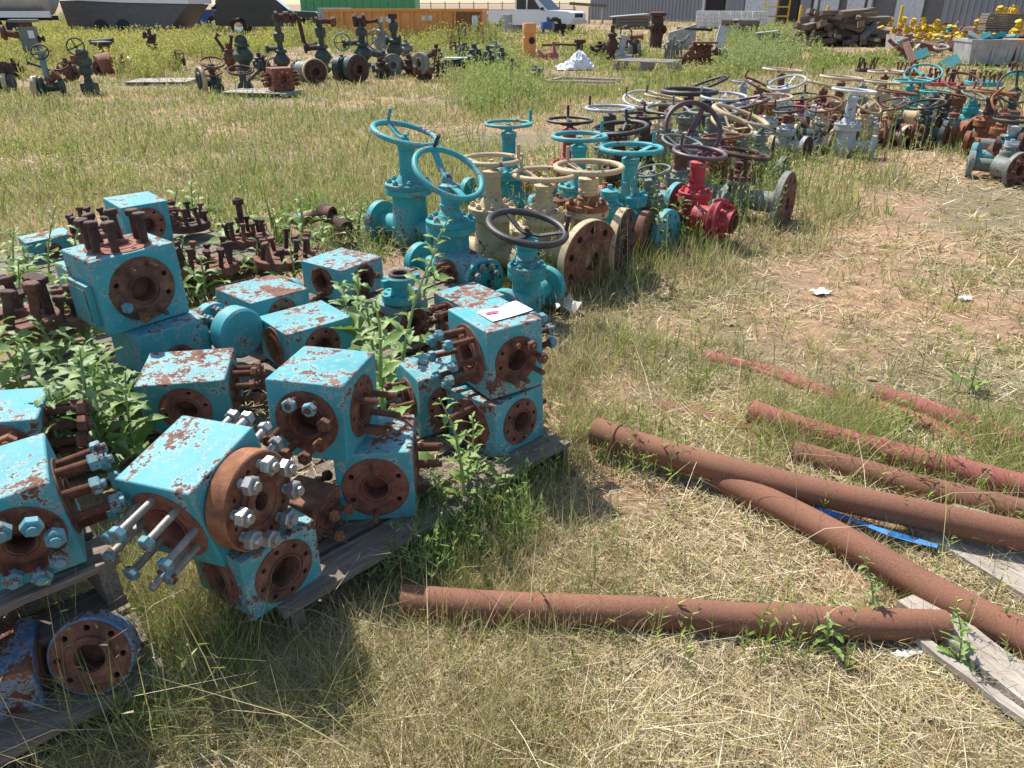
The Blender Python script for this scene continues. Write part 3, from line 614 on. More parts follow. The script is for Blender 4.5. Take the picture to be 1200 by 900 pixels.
# second field of valves behind
V2 = [
 ('cream handwheel valve, first of the tangle behind the upright wheel', (778, 114), .62, 44, 'creamrust', 'cream', 'rust', 2, (8, 0)),
 ('dark valve with a wide black handwheel in the tangle', (808, 107), .64, 62, 'ggreen', 'black', 'rustdk', 3, (0, 0)),
 ('valve with a bare grey handwheel and thin spokes in the tangle', (848, 113), .62, 52, 'ggreen', 'grey', 'grey', 4, (0, 4)),
 ('valve with a brown handwheel tipped left in the tangle', (872, 121), .60, 56, 'rust', 'purple', 'rust', 3, (-14, 0)),
 ('valve with a large cream handwheel tilted down to the right', (868, 136), .56, 66, 'ggreen', 'cream', 'rust', 2, (16, 6)),
 ('low valve with a dark olive handwheel under the cream tilted wheel', (835, 131), .58, 54, 'ggreen', 'ggreen', 'ggreen', 4, (0, 0)),
 ('green valve with a pale greenish handwheel near the upright wheel', (782, 128), .58, 48, 'ggreen', 'ggreen', 'creamrust', 2, (0, 6)),
 ('small valve with a short grey lever on a grey stem', (872, 95), .62, 26, 'grey', 'grey', 'grey', 2, (0, 0)),
 ('valve with a worn cream and rust handwheel at the back left', (917, 82), .66, 44, 'creamrust', 'creamrust', 'rust', 2, (4, 0)),
 ('silver grey valve with a pale grey handwheel tipped to the left', (922, 97), .64, 42, 'grey', 'grey', 'grey', 3, (-16, 10)),
 ('valve with an orange and cream handwheel over a pale body', (904, 115), .58, 46, 'grey', 'creamrust', 'rustor', 2, (-6, 4)),
 ('valve with a dark handwheel on a maroon stem', (940, 113), .58, 36, 'grey', 'black', 'red', 2, (-8, 4)),
 ('cream valve with a brown edged handwheel left of the grey valve', (987, 91), .66, 48, 'cream', 'creamrust', 'rust', 2, (4, 0)),
 ('pale grey valve with a grey handwheel, tallest of the far rows', (1001, 106), .72, 48, 'grey', 'white', 'grey', 2, (4, 0)),
 ('cream valve with a chalky rust spotted handwheel behind the grey valve', (1038, 84), .66, 38, 'cream', 'creamrust', 'rust', 2, (0, 0)),
 ('cream valve with a yellowed handwheel right of the grey valve', (1032, 96), .62, 42, 'cream', 'cream', 'cream', 2, (4, 0)),
 ('cream valve with a rusty brown hoop wheel near the far flanges', (1052, 108), .58, 40, 'cream', 'rust', 'grey', 2, (6, 0)),
 ('turquoise valve with a flat turquoise handwheel near the bolted scrap', (1068, 95), .60, 40, 'tealv', 'tealv', 'tealv', 2, (0, 0)),
 ('turquoise valve with a white streaked handwheel beside the bolts', (1096, 107), .56, 32, 'green', 'tealv', 'green', 2, (0, 0)),
 ('dark valve with a thin brown hoop wheel at the bolts', (1112, 110), .54, 34, 'green', 'rust', 'rustdk', 2, (8, 0)),
 ('rusty valve with an orange handwheel over a red brown flange', (1165, 108), .66, 44, 'rustor', 'rustor', 'rustdk', 2, (4, 0)),
 ('rusty valve with an orange wheel tilted on edge at the right', (1180, 126), .54, 42, 'rustor', 'rustor', 'rust', 3, (20, 40)),
 ('valve with a dark green handwheel standing on edge at the right border', (1192, 102), .66, 40, 'green', 'green', 'green', 3, (-30, 50)),
 ('turquoise bodied valve with a black handwheel at the right border', (1192, 140), .52, 48, 'tealv', 'black', 'grey', 2, (0, 0)),
 ('weathered valve with a grey stem leaning at the right border', (1188, 160), .42, 0, 'ggreen', 'grey', 'grey', 2, (0, 0)),
]
for i, (lb, wp, z, px, bm, wm, sm, ns, tl) in enumerate(V2):
    valve(lb, wp, z, px, bm, wm, sm, yaw=-30 + rnd.uniform(-14, 14), Rf=.13, L=.28, nsp=ns, tilt=tl, a0=rnd.uniform(0, 3), handle=(i % 3 != 1), hmat='rust' if i % 4 == 0 else None, bolts=6)
V3 = [(655, 222, .50, 0, 'cream', 'low cream valve without a wheel between the two holed cream flanges'), (715, 212, .50, 0, 'tealv', 'low turquoise valve without a wheel behind the dark holed flange'), (765, 200, .50, 40, 'ggreen', 'low green valve with a small wheel left of the red valve'),
 (846, 160, .52, 46, 'rust', 'low rusty valve with a brown wheel in front of the tangle'), (893, 150, .50, 40, 'ggreen', 'low green valve with a grey wheel behind the studded spool'), (858, 146, .54, 50, 'creamrust', 'low rusty cream valve with a cream wheel in the tangle'), (925, 128, .52, 36, 'grey', 'low pale valve with a black wheel beside the maroon stem'),
 (965, 122, .54, 40, 'creamrust', 'rusty cream valve with a rust wheel left of the pale grey valve'), (982, 128, .46, 0, 'rust', 'wheelless rusty valve hard against the pale grey valve'), (1016, 122, .50, 36, 'cream', 'low cream valve with a yellow wheel right behind the pale grey valve'), (1046, 122, .48, 36, 'creamrust', 'low rusty cream valve with a brown wheel by the white casting row'),
 (1086, 122, .50, 40, 'green', 'low dark green valve with a black wheel behind the brown flange pair'), (1120, 126, .46, 0, 'tealgrey', 'wheelless greyed turquoise valve near the white casting'), (966, 100, .58, 40, 'rust', 'rusty valve with a cream wheel between the dark wheel and the brown edged wheel'), (1012, 95, .56, 36, 'tealgrey', 'greyed valve with a white wheel behind the pale grey one'),
 (1082, 86, .60, 40, 'tealv', 'turquoise valve with a turquoise wheel at the back of the far field'), (1128, 96, .54, 40, 'rust', 'rusty valve with a brown wheel in front of the crowned flange'), (1142, 112, .48, 30, 'tealv', 'small turquoise valve left of the orange wheeled valve'), (753, 116, .58, 44, 'rustdk', 'dark valve with a white wheel at the left of the tangle'), (830, 98, .62, 46, 'green', 'dark green valve with a cream wheel behind the wide black wheel'), (890, 100, .6, 40, 'rust', 'rusty valve with a rust wheel behind the small grey lever')]
for i, (x, y, z, px, bm, lb) in enumerate(V3):
    wm = 'rust' if 'rust wheel' in lb or 'brown wheel' in lb else 'black' if 'black' in lb else 'white' if 'white wheel' in lb else 'cream' if 'cream wheel' in lb or 'yellow wheel' in lb else 'tealv' if 'turquoise wheel' in lb else 'ggreen'
    valve(lb, (x, y), z, px, bm, wm, 'rust' if i % 3 == 0 else bm, 'rust' if i % 4 == 1 else bm, yaw=-38 + rnd.uniform(-25, 25), Rf=.13 + .03 * (i % 2), L=.24, nsp=2 + i % 3, tilt=(rnd.uniform(-22, 22), rnd.uniform(-12, 25)), a0=rnd.uniform(0, 3), handle=i % 2 == 0, hmat='rust', bolts=6, fr='rust' if i % 2 else 'rustdk', bonmat='rustor' if i % 5 == 0 else None)
lying_flange('red brown holed flange facing the camera by the path', (1147, 155), .19, -85, .19, 'rustor', 'rustred', length=.25)
lying_flange('rust coated flange with bolts at the right border behind the grey one', (1186, 182), .17, -60, .16, 'rust', 'rustdk', 'rust', length=.18)
lying_flange('small cream flange half sunk in the grass at the right border', (1172, 196), .10, -50, .12, 'creamrust', 'rust', length=.12)
lying_flange('dark flanged barrel above the weathered flange at the right border', (1198, 172), .26, -40, .15, 'rustdk', 'rust', 'rustdk', 'rust', length=.2)
lying_flange('greenish flange on edge under the black wheeled valve at the right border', (1176, 172), .15, -20, .14, 'ggreen', 'ggreen', 'rust', length=.2)
lying_flange('weathered grey flange lying by the path at the right border', (1195, 200), .15, -70, .17, 'ggreen', 'rust', 'rustdk', length=.2)
bolt_flange('turquoise flange crowned with a dense ring of rusty bolts', at(1152, 100, .32), .30, .07, 18, .13, M['tealv'], M['rust'], r=.017, group='far bolted flanges')
bolt_flange('second turquoise flange with standing bolts at the right border', at(1196, 88, .34), .24, .07, 12, .13, M['tealv'], M['rust'], r=.017, group='far bolted flanges')
bolt_flange('dark red flange packed with tall bolts in the far row', at(1100, 100, .35), .26, .06, 16, .17, M['red'], M['rustdk'], r=.016, ang=.3, group='far bolted flanges')
bolt_flange('rusty flange with bolts in the weeds right of the grey valve', at(1062, 88, .35), .22, .06, 12, .15, M['rust'], M['rust'], r=.015, ang=.3, group='far bolted flanges')
bolt_flange('dark flange with leaning bolts behind the brown handwheel', at(1014, 84, .35), .2, .06, 9, .17, M['rustdk'], M['rustdk'], r=.015, group='far bolted flanges')
o = empty('white_casting', at(1133, 152, 0), (0, 0, R(-20)), 'white painted casting between the brown flange pair and the red brown flange', 'casting')
MB().lathe([(0, 0), (.10, 0), (.11, .03), (.10, .2), (.13, .22), (.13, .28), (0, .29)], 20, RY(.3)).build('body', M['white'], o)

# ------------------------------------------------------------------ pipes
def sag(px, z=.05, r=.049, mat='pipe', label='', coup=(), n=24, group='rusty pipes lying in the grass'):
    P = [at(x, y, z if not isinstance(z, (list, tuple)) else z[i]) for i, (x, y) in enumerate(px)]
    root = empty('steel_pipe', tuple(P[0]), (0, 0, 0), label, 'pipe', group); P = [p - P[0] for p in P]
    pts = []
    for i in range(len(P) - 1):
        p0 = P[max(i - 1, 0)]; p1 = P[i]; p2 = P[i + 1]; p3 = P[min(i + 2, len(P) - 1)]
        for k in range(8):
            t = k / 8; pts.append(.5 * ((2 * p1) + (p2 - p0) * t + (2 * p0 - 5 * p1 + 4 * p2 - p3) * t * t + (3 * p1 - p0 - 3 * p2 + p3) * t ** 3))
    pts.append(P[-1])
    b = MB().tube(pts, r, n, cap=False)
    for e, q in ((0, 1), (-1, -2)):                       # open wall at both ends
        d = (pts[e] - pts[q]).normalized(); m = T(*pts[e]) @ zto(d)
        b.lathe([(r, 0), (r * .86, 0), (r * .86, -.25), (0, -.25)], n, m)
    b.build('tube', M[mat], root)
    for c in coup:
        i = int(c * (len(pts) - 1)); d = (pts[i + 1] - pts[i - 1]).normalized()
        MB().lathe([(r * .98, -.055), (r * 1.12, -.05), (r * 1.12, .05), (r * .98, .055)], n, T(*pts[i]) @ zto(d)).build('coupling', M[mat], root)
    return root
sag([(472, 703), (600, 712), (760, 718), (930, 728), (1108, 734)], label='rusty pipe lying across the front, left end in the grass', z=.045, r=.045, coup=(.78,))
sag([(703, 507), (735, 517), (830, 545), (950, 575), (1080, 603), (1210, 630), (1330, 655)], z=[.09] * 7, label='long brown pipe crossing on top of the others towards the right edge', coup=(.08,))
sag([(842, 560), (930, 602), (1010, 645), (1100, 697), (1200, 748), (1290, 800)], label='brown pipe sloping down to the lower right with faint pale stencil marks')
sag([(880, 482), (960, 508), (1060, 535), (1210, 574), (1330, 602)], label='red painted pipe behind the brown ones', mat='pipered', z=.045)
sag([(930, 530), (1010, 553), (1110, 580), (1210, 604), (1330, 632)], label='brown pipe squeezed between the red pipe and the top brown pipe', z=.028)
sag([(1025, 462), (1080, 480), (1140, 500), (1215, 526), (1330, 560)], label='dark purplish pipe farthest right, half covered by weeds', mat='pipered', z=.008)
sag([(826, 422), (900, 440), (975, 468), (1060, 492), (1140, 528)], label='faded pipe sunk in the grass behind the red pipe', mat='pipered', z=-.02, r=.05)
sag([(765, 480), (820, 492), (880, 510), (930, 528)], label='brown pipe nearly buried in the grass beside the red pipe end', mat='pipe', z=-.03, r=.05)
# blue rag, planks by the pipes
o = empty('blue_strap', at(945, 592, .03), (0, 0, 0), 'torn strip of blue tarp lying along the crossing pipes', 'tarp strip')
P = [at(x, y, .035 + .012 * math.sin(i * 2.1)) - at(945, 592, .03) for i, (x, y) in enumerate([(942, 590), (965, 601), (990, 608), (1015, 618), (1040, 626), (1070, 634), (1098, 643)])]
b = MB(); vs = []; fs = []
for i, p in enumerate(P):
    d = (P[min(i + 1, 6)] - P[max(i - 1, 0)]).normalized(); n_ = Vector((-d.y, d.x, 0)) * (.017 + .008 * math.sin(i * 1.7))
    vs += [tuple(p + n_), tuple(p + n_ * .2 + Vector((0, 0, .014))), tuple(p - n_ * .4 + Vector((0, 0, .004))), tuple(p - n_ + Vector((0, 0, .01)))]
for i in range(6):
    for k in range(3): fs.append((i * 4 + k, i * 4 + k + 1, i * 4 + k + 5, i * 4 + k + 4))
b.add(vs, fs).build('strip', M['bluerag'], o)

def board(name, L, W, H, mat, parent, Mx):
    """board with uneven ends and a slight warp, length along local X"""
    n = 10; vs = []; fs = []; wob = [rnd.uniform(-.0025, .0025) for _ in range(n + 1)]
    e0 = rnd.uniform(-.008, .008); e1 = rnd.uniform(-.008, .008)
    for i in range(n + 1):
        x = -L / 2 + L * i / n
        for (y, z) in ((-W / 2, -H / 2), (W / 2, -H / 2), (W / 2, H / 2), (-W / 2, H / 2)):
            xx = x + (e0 * (1 if y > 0 else -1) if i == 0 else 0) + (e1 * (1 if y > 0 else -1) if i == n else 0)
            vs.append((xx, y * (1 + wob[i]) + wob[i], z + wob[i] + rnd.uniform(-.001, .001)))
    for i in range(n):
        for k in range(4): fs.append((i * 4 + k, i * 4 + (k + 1) % 4, i * 4 + 4 + (k + 1) % 4, i * 4 + 4 + k))
    fs += [(3, 2, 1, 0), (n * 4, n * 4 + 1, n * 4 + 2, n * 4 + 3)]
    return MB().add(vs, fs).build(name, mat, parent, Mx, ang=30)
def pallet(label, loc, yaw, Lx=1.2, Ly=1.0, top=.12, nb=7, mat='wood', gap=.02, bottom=True, group='wooden pallets', tilt=(0, 0), bw=None):
    """deck boards run along local X; loc is the ground point under the centre"""
    root = empty('pallet', loc, (tilt[0], tilt[1], yaw), label, 'pallet', group)
    bw = bw or (Ly / nb - gap); m = M[mat]
    for i in range(nb):
        y = -Ly / 2 + bw / 2 + (Ly - bw) * i / (nb - 1)
        board('deck_board', Lx, bw, .02, m, root, T(rnd.uniform(-.01, .01), y, top - .01) @ RZ(rnd.uniform(-.006, .006)))
    for x in (-Lx / 2 + .03, 0, Lx / 2 - .03): board('stringer', Ly, .04, max(.03, top - .045), m, root, T(x, 0, .022 + (top - .042) / 2) @ RZ(PI / 2))
    if bottom:
        for y in (-Ly / 2 + .06, 0, Ly / 2 - .06): board('base_board', Lx, .1, .018, m, root, T(0, y, .011))
    return root
A = at(340, 715, .12); B_ = at(668, 517, .12); d = (B_ - A); yw = math.atan2(d.y, d.x); nrm = Vector((-math.sin(yw), math.cos(yw), 0)); mid = (A + B_) / 2
pallet('grey pallet carrying the middle stack of turquoise blocks', (mid.x + nrm.x * .5, mid.y + nrm.y * .5, 0), yw, d.length + .02, 1.0, .12, 7)
pallet('pallet under the bolted turquoise stack, hidden by leaves', (-1.62, 3.15, 0), yw, 1.25, 1.0, .14, 7)
pallet('pallet under the rear turquoise blocks and the clamp hub', (-.75, 3.75, 0), yw, 1.3, 1.0, .14, 7)
pallet('pallet under the far left turquoise blocks', (-2.5, 4.6, 0), yw, 1.5, 1.2, .16, 8)
A = at(-30, 727, .36); B_ = at(137, 651, .36); d = (B_ - A); yw2 = math.atan2(d.y, d.x); nrm2 = Vector((-math.sin(yw2), math.cos(yw2), 0)); e = B_ - nrm2 * 0
ctr = B_ - d.normalized() * .55 + nrm2 * .5
pallet('upper grey pallet at the left edge holding the studded blocks', (ctr.x, ctr.y, .20), yw2, 1.1, 1.0, .16, 7)
A = at(-10, 893, .10); B_ = at(200, 789, .10); d = (B_ - A); yw3 = math.atan2(d.y, d.x); nrm3 = Vector((-math.sin(yw3), math.cos(yw3), 0)); ctr = B_ - d.normalized() * .6 + nrm3 * .45
pallet('lower pallet at the left corner, mostly in shade and grass', (ctr.x, ctr.y, 0), yw3, 1.2, .9, .10, 6)
# spacer blocks carrying the upper pallet
for k, (u, v) in enumerate(((.9, .15), (.9, .8), (.1, .8))):
    q = B_ - d.normalized() * .6 * 2 * (1 - u) + nrm3 * .9 * v
# planks at lower right
o = empty('plank', at(1155, 790, .02), (0, 0, math.atan2(*(at(1200, 835, 0) - at(1090, 745, 0)).yx)), 'pale split plank lying at the lower right corner under the pipe end', 'plank')
board('board', 1.0, .11, .03, M['woodpale'], o, T(.22, .04, .01)); board('splinter', .8, .03, .02, M['woodpale'], o, T(.16, -.05, .012) @ RZ(.06))
o = empty('stone_chip', at(1065, 766, .01), (0, 0, .2), 'small white splinter of wood beside the pale plank', 'splinter'); board('board', .09, .022, .012, M['plastic'], o, I4)
o = empty('plank', at(1190, 665, .015), (0, 0, math.atan2(*(at(1230, 720, 0) - at(1110, 645, 0)).yx)), 'wide pale slab of wood between the two brown pipes at the right edge', 'plank')
board('board', 1.3, .30, .03, M['woodpale'], o, T(.35, .03, 0))
def litter(label, px, w_, h_, mat, z=.015, name='paper_scrap', cat='litter', up=.02):
    o = empty(name, at(px[0], px[1], 0), (0, 0, rnd.uniform(-1, 1)), label, cat); n = 7; vs = []; fs = []
    for i in range(n):
        for j in range(n): vs.append(((i / (n - 1) - .5) * w_ * (1 + rnd.uniform(-.05, .05)), (j / (n - 1) - .5) * h_ * (1 + rnd.uniform(-.05, .05)), z * .6 + rnd.uniform(0, up) * .4 + up * .4 * math.sin(i * 1.3 + j)))
    for i in range(n - 1):
        for j in range(n - 1): fs.append((i * n + j, (i + 1) * n + j, (i + 1) * n + j + 1, i * n + j + 1))
    MB().add(vs, fs).build('sheet', M[mat], o, ang=20); return o
litter('small white scrap of paper alone on the dry path', (961, 345), .09, .11, 'paper', .03)
litter('crumpled pale plastic bag in the grass by the tagged block', (660, 364), .15, .20, 'bag', .05, 'plastic_bag', 'bag', .07)
litter('white scrap in the grass left of the path near the valves', (1130, 352), .07, .05, 'paper', .02)
# ------------------------------------------------------------------ background yard
def unit(px, py):
    p = at(px, py); return p, (p.y * CP - (p.z - CAM_H) * SP) / 890.
def copy_tree(o, parent=None):
    c = o.copy(); COL.objects.link(c)
    if parent: c.parent = parent
    for ch in list(o.children): copy_tree(ch, c)
    return c
def wellhead(label, base, prof, mat, arms=(), wheels=(), discs=(), cat='wellhead valve', name='wellhead', boxes=(), group='old wellhead valves at the back of the yard', bm=None):
    """drawn in a frame of 1/37 m at 24 m: x to the right, z up"""
    p, u = unit(*base); root = empty(name, p, (0, 0, math.atan2(-p.x, p.y) * .6), label, cat, group); S = Matrix.Scale(u, 4)
    m = M[mat]
    if prof: MB().lathe([(0, prof[0][1])] + list(prof) + [(0, prof[-1][1])], 18).build('body', m, root, None).data.transform(S)
    for pts, r, mt in arms:
        b = MB().tube([(x, y, z) for x, y, z in pts], r, 10)
        for e, q in ((pts[0], pts[1]), (pts[-1], pts[-2])):
            dd = Vector(q) - Vector(e); b.lathe([(0, 0), (r * 1.7, 0), (r * 1.7, r * .9), (0, r * .9)], 12, T(*e) @ zto(dd))
        b.build('arm', M[mt or mat], root).data.transform(S)
    for x, y, z, Rw, tx, ty, mt in wheels:
        w_ = handwheel(Rw * u, M[mt], 4, Rw * u * .09, None, drop=.25 * Rw * u, parent=root, Mx=T(x * u, y * u, z * u) @ RY(R(ty)) @ RX(R(tx)))
    for x, y, z, Rd, th, ax, mt, fm in discs:
        o = MB().lathe([(0, -th), (Rd * .96, -th), (Rd, -th * .9), (Rd, -th * .1), (Rd * .96, 0), (Rd * .9, 0)], 28, T(x, y, z) @ RZ(R(ax)) @ RY(PI / 2)).build('flange', M[mt], root); o.data.transform(S)
        f = MB().lathe([(Rd * .9, 0), (Rd * .6, 0), (Rd * .58, .12 * Rd), (Rd * .3, .12 * Rd), (Rd * .28, -th * .6), (0, -th * .6)], 28, T(x, y, z) @ RZ(R(ax)) @ RY(PI / 2)).build('flange_face', M[fm], o); f.data.transform(S)
    for x, y, z, sx, sy, sz, mt, nm in boxes:
        o = MB().box((x, y, z), (sx, sy, sz)).build(nm, M[mt], root); o.data.transform(S)
    return root
bulge = lambda z0, h, r: [(r * .6, z0), (r * .95, z0 + h * .08), (r * .95, z0 + h * .14), (r * .5, z0 + h * .18), (r * .55, z0 + h * .25), (r, z0 + h * .38), (r * 1.05, z0 + h * .5), (r * .7, z0 + h * .62), (r * .5, z0 + h * .68), (r * .75, z0 + h * .7), (r * .75, z0 + h * .78), (r * .35, z0 + h * .82), (r * .35, z0 + h)]
o = wellhead('tall grey brown block valve with a white paper on its side, far left', (42, 72), [(11, 0), (13, 6), (13, 9), (9, 10)], 'rust', [([(-6, 0, 27), (-16, 0, 29), (-27, 0, 31)], 3.6, 'rust'), ([(9, 0, 24), (15, 0, 24)], 2, 'rustdk')], (), [(-26, -1, 31, 8, 3, 180, 'rust', 'rustdk')], boxes=[(0, 0, 24, 17, 15, 26, 'ggreen', 'block'), (-1, 0, 39, 12, 12, 5, 'rust', 'neck'), (-2, 0, 43, 28, 20, 3, 'ggreen', 'top_plate'), (0, 0, 11, 34, 24, 3, 'rust', 'base_plate'), (4, -7.8, 29, 6, .3, 8, 'paper', 'notice')])
wellhead('blue green yoke valve with a black wheel and a cream flange at left', (58, 112), [], 'green', [([(4, 0, 10), (2, 0, 32), (2, 0, 48)], 3.4, 'tealgrey'), ([(-14, 0, 8), (18, 0, 10)], 5, 'green'), ([(2, 0, 30), (-14, 0, 36)], 1.4, 'black'), ([(4, 0, 28), (18, 0, 27), (28, 0, 31)], 1.2, 'black'), ([(2, 0, 14), (14, 0, 24)], 4, 'rust')], [(2, -2, 47, 9, 55, 0, 'black')], [(-14, -3, 9, 13, 6, 180, 'cream', 'rust'), (-6, -3, 9, 12, 3, 180, 'green', 'green')])
wellhead('cream flange and green barrel cut by the left edge of the photo', (4, 108), [], 'green', [([(-8, 0, 9), (14, 0, 9)], 7, 'green'), ([(6, 0, 10), (7, 0, 24)], 3, 'rustdk')], (), [(3, -3, 10, 11, 5, 180, 'cream', 'rust'), (8, 0, 24, 9, 2, 90, 'rustdk', 'rustdk')])
wellhead('dark green upright valve topped by a vertical black handwheel', (107, 110), [(9, 0), (10, 5), (10, 12), (5, 13), (4, 17), (4, 20), (7, 21), (8, 26), (6, 30), (9, 31), (9, 38), (6, 40), (7, 46), (5, 48)], 'green', (), [(-4, -5, 51, 9, 80, 0, 'black')], boxes=[(-4, 0, 37, 16, 12, 9, 'rust', 'clamp')])
wellhead('open red brown casting lying on its side with white parts beside it', (130, 88), [], 'rustred', [([(-10, -4, 7), (4, 2, 10)], 9, 'rustred'), ([(8, 0, 6), (26, 2, 10)], 6, 'white'), ([(6, 0, 12), (20, 4, 17)], 5, 'rust')], (), [(-10, -5, 7, 10, 4, 240, 'rust', 'rustdk')], cat='casting', name='casting')
wellhead('dark rosette of a valve top showing above the weeds behind the red casting', (125, 75), [(6, 4), (5, 10), (9, 20), (13, 24), (4, 25)], 'green', [([(-13, 0, 24), (13, 0, 26)], 1.8, 'green')])
wellhead('black fitting poking out of the tall weeds, left of the yellow flowers', (183, 80), bulge(10, 32, 6), 'rustdk', [([(-7, 0, 36), (6, 0, 33)], 2.5, 'rustdk')])
wellhead('cream flanged valve with two brown handwheels one above the other', (246, 108), [], 'green', [([(-10, 0, 12), (14, 0, 9)], 5, 'green'), ([(8, 0, 8), (6, 0, 24)], 2.6, 'green'), ([(3, 2, 8), (6, 2, 30)], 2.2, 'green')], [(8, 0, 32, 13, 22, 6, 'rust'), (6, -6, 22, 11, 18, 0, 'rust')], [(-9, -4, 14, 14, 5, 205, 'cream', 'green'), (10, -4, 4, 8, 4, -60, 'green', 'green')])
wellhead('green valve with a low brown handwheel in front of a rusty clamp', (287, 108), [(5, 0), (6, 6), (4, 12), (4, 22)], 'green', [([(6, 0, 12), (18, 0, 22), (22, 0, 34)], 1.3, 'black')], [(-1, -4, 24, 14, 16, 3, 'rustdk')], [(2, -4, 4, 9, 4, -80, 'green', 'green')])
wellhead('dark green bulbous valve head with flat cap behind the low handwheel', (289, 92), bulge(6, 40, 11), 'green', (), (), [(0, 0, 40, 7, 3, 90, 'green', 'green')])
wellhead('rusty jointed scrap standing in the weeds left of the green valve head', (272, 88), bulge(4, 30, 8), 'rust', [([(-4, 0, 26), (-12, 0, 40), (-8, 0, 44)], 1.8, 'rustdk'), ([(2, 0, 26), (6, 0, 42)], 1.8, 'rustdk')])
wellhead('tall dark tree valve with a pipe arm bending down to the right', (333, 92), bulge(4, 34, 9) + [(5, 40), (6, 44), (6, 48), (3.5, 50), (3.5, 62), (5, 63), (5, 67)], 'green', [([(-2, 0, 65), (14, 0, 65), (20, 0, 64)], 3.6, 'rustdk'), ([(20, 0, 65), (24, 0, 64), (27, 0, 40), (30, 0, 35), (42, 0, 36)], 2.4, 'rustdk'), ([(-16, 0, 32), (0, 0, 32)], 2.8, 'green')], [(-8, -6, 14, 9, 70, 20, 'ggreen'), (8, -6, 12, 9, 70, -10, 'cream')], [(14, -3, 65, 6, 6, 0, 'rustdk', 'rust')])
wellhead('dark tree valve whose short top arm points right, second from the red block', (381, 92), bulge(6, 38, 9) + [(5, 44), (6, 48), (6, 54), (3, 55), (3, 62)], 'green', [([(-4, 0, 60), (6, 0, 61), (18, 0, 60)], 3, 'rustdk'), ([(-20, 0, 32), (0, 0, 34)], 3, 'rustdk')], [(4, -6, 18, 9, 60, 20, 'ggreen')], [(18, -2, 60, 5, 5, 0, 'rust', 'rustdk')])
wellhead('big cream rimmed flange with a dark brown face turned to the camera', (372, 100), [], 'green', [([(-10, 8, 14), (-20, 14, 14)], 7, 'ggreen')], (), [(0, -4, 15, 14.5, 6, -72, 'cream', 'rustdk')])
wellhead('dark tree valve carrying a side handwheel, third in the row', (427, 84), bulge(4, 34, 10) + [(6, 38), (7, 44), (4, 46), (4, 54)], 'green', [([(-8, 0, 54), (6, 0, 55)], 4, 'rustdk'), ([(-22, 0, 30), (0, 0, 32)], 3, 'green'), ([(0, 0, 52), (20, 0, 54)], 2, 'rustdk')], [(-22, -3, 32, 9, 80, 15, 'ggreen'), (16, -3, 34, 10, 80, -20, 'ggreen')])
wellhead('large dark flange with a green rim leaning back by the third tree valve', (420, 98), [], 'green', [([(-24, 10, 16), (-4, 2, 16)], 8, 'green')], (), [(2, -4, 16, 16, 7, -48, 'green', 'rustdk'), (-14, 4, 16, 12, 5, -48, 'green', 'green')])
wellhead('dark green tree valve with a black square cap, fourth in the row', (464, 80), bulge(4, 34, 9) + [(4, 38), (5.5, 42), (5.5, 48), (2.5, 49), (2.5, 54)], 'green', [([(-10, 0, 30), (8, 0, 30)], 3, 'green'), ([(-12, 0, 14), (-34, 0, 18)], 4, 'green')], (), boxes=[(0, 0, 55, 10, 8, 5, 'rustdk', 'cap')])
wellhead('green ringed flange facing the camera below the fourth tree valve', (462, 90), [], 'green', (), (), [(0, -4, 13, 12, 7, -85, 'green', 'ggreen')])
wellhead('grey flange stood on edge with rusty parts under it', (497, 96), [(8, 0), (9, 5), (5, 8), (5, 16)], 'rustdk', [([(-6, 0, 22), (14, 0, 32)], 3, 'rustdk'), ([(-12, 0, 12), (10, 0, 10)], 4, 'rust')], (), [(-4, -3, 20, 12, 5, -130, 'ggreen', 'ggreen')])
o = wellhead('white sheet of metal laid over dark valves, right of the grey flange', (533, 84), [], 'green', [([(-14, 0, 8), (12, 0, 10)], 4, 'green')], boxes=[(2, 0, 15, 26, 14, 1, 'plastic', 'sheet')], cat='metal sheet', name='covered_valve')
for i, (x, y, h, mt) in enumerate([(512, 78, 24, 'rustdk'), (545, 74, 22, 'green'), (556, 80, 26, 'green'), (572, 84, 28, 'green'), (588, 82, 24, 'green'), (536, 66, 16, 'rustdk'), (476, 66, 18, 'ggreen'), (448, 70, 40, 'ggreen'), (580, 72, 22, 'ggreen'), (600, 88, 18, 'green'), (628, 92, 14, 'hull')]):
    wellhead(['small dark capped valve among the weeds before the dumpster', 'small green valve among the weeds right of the white sheet', 'green valve with a side arm at the near side of the weedy clump', 'green valve with a wide flange in the middle of the weedy clump', 'green valve at the right side of the weedy clump', 'low brown valve top behind the white sheet', 'grey green valve stub beside the fourth tree valve', 'tall grey valve between the third and fourth tree valves', 'grey green valve at the back of the weedy clump', 'small green fitting under the orange spool, half in weeds', 'dark round lump in the weeds below the orange spool'][i], (x, y), bulge(0, h, 7 + i % 3), mt, [([(-9 + i % 4, 0, h * .55), (8, 0, h * (.5 + .1 * (i % 3)))], 2.4, mt)], [(-6 + 3 * (i % 4), -6, h * .6, 6, 70, 20, mt)] if i % 2 else ())
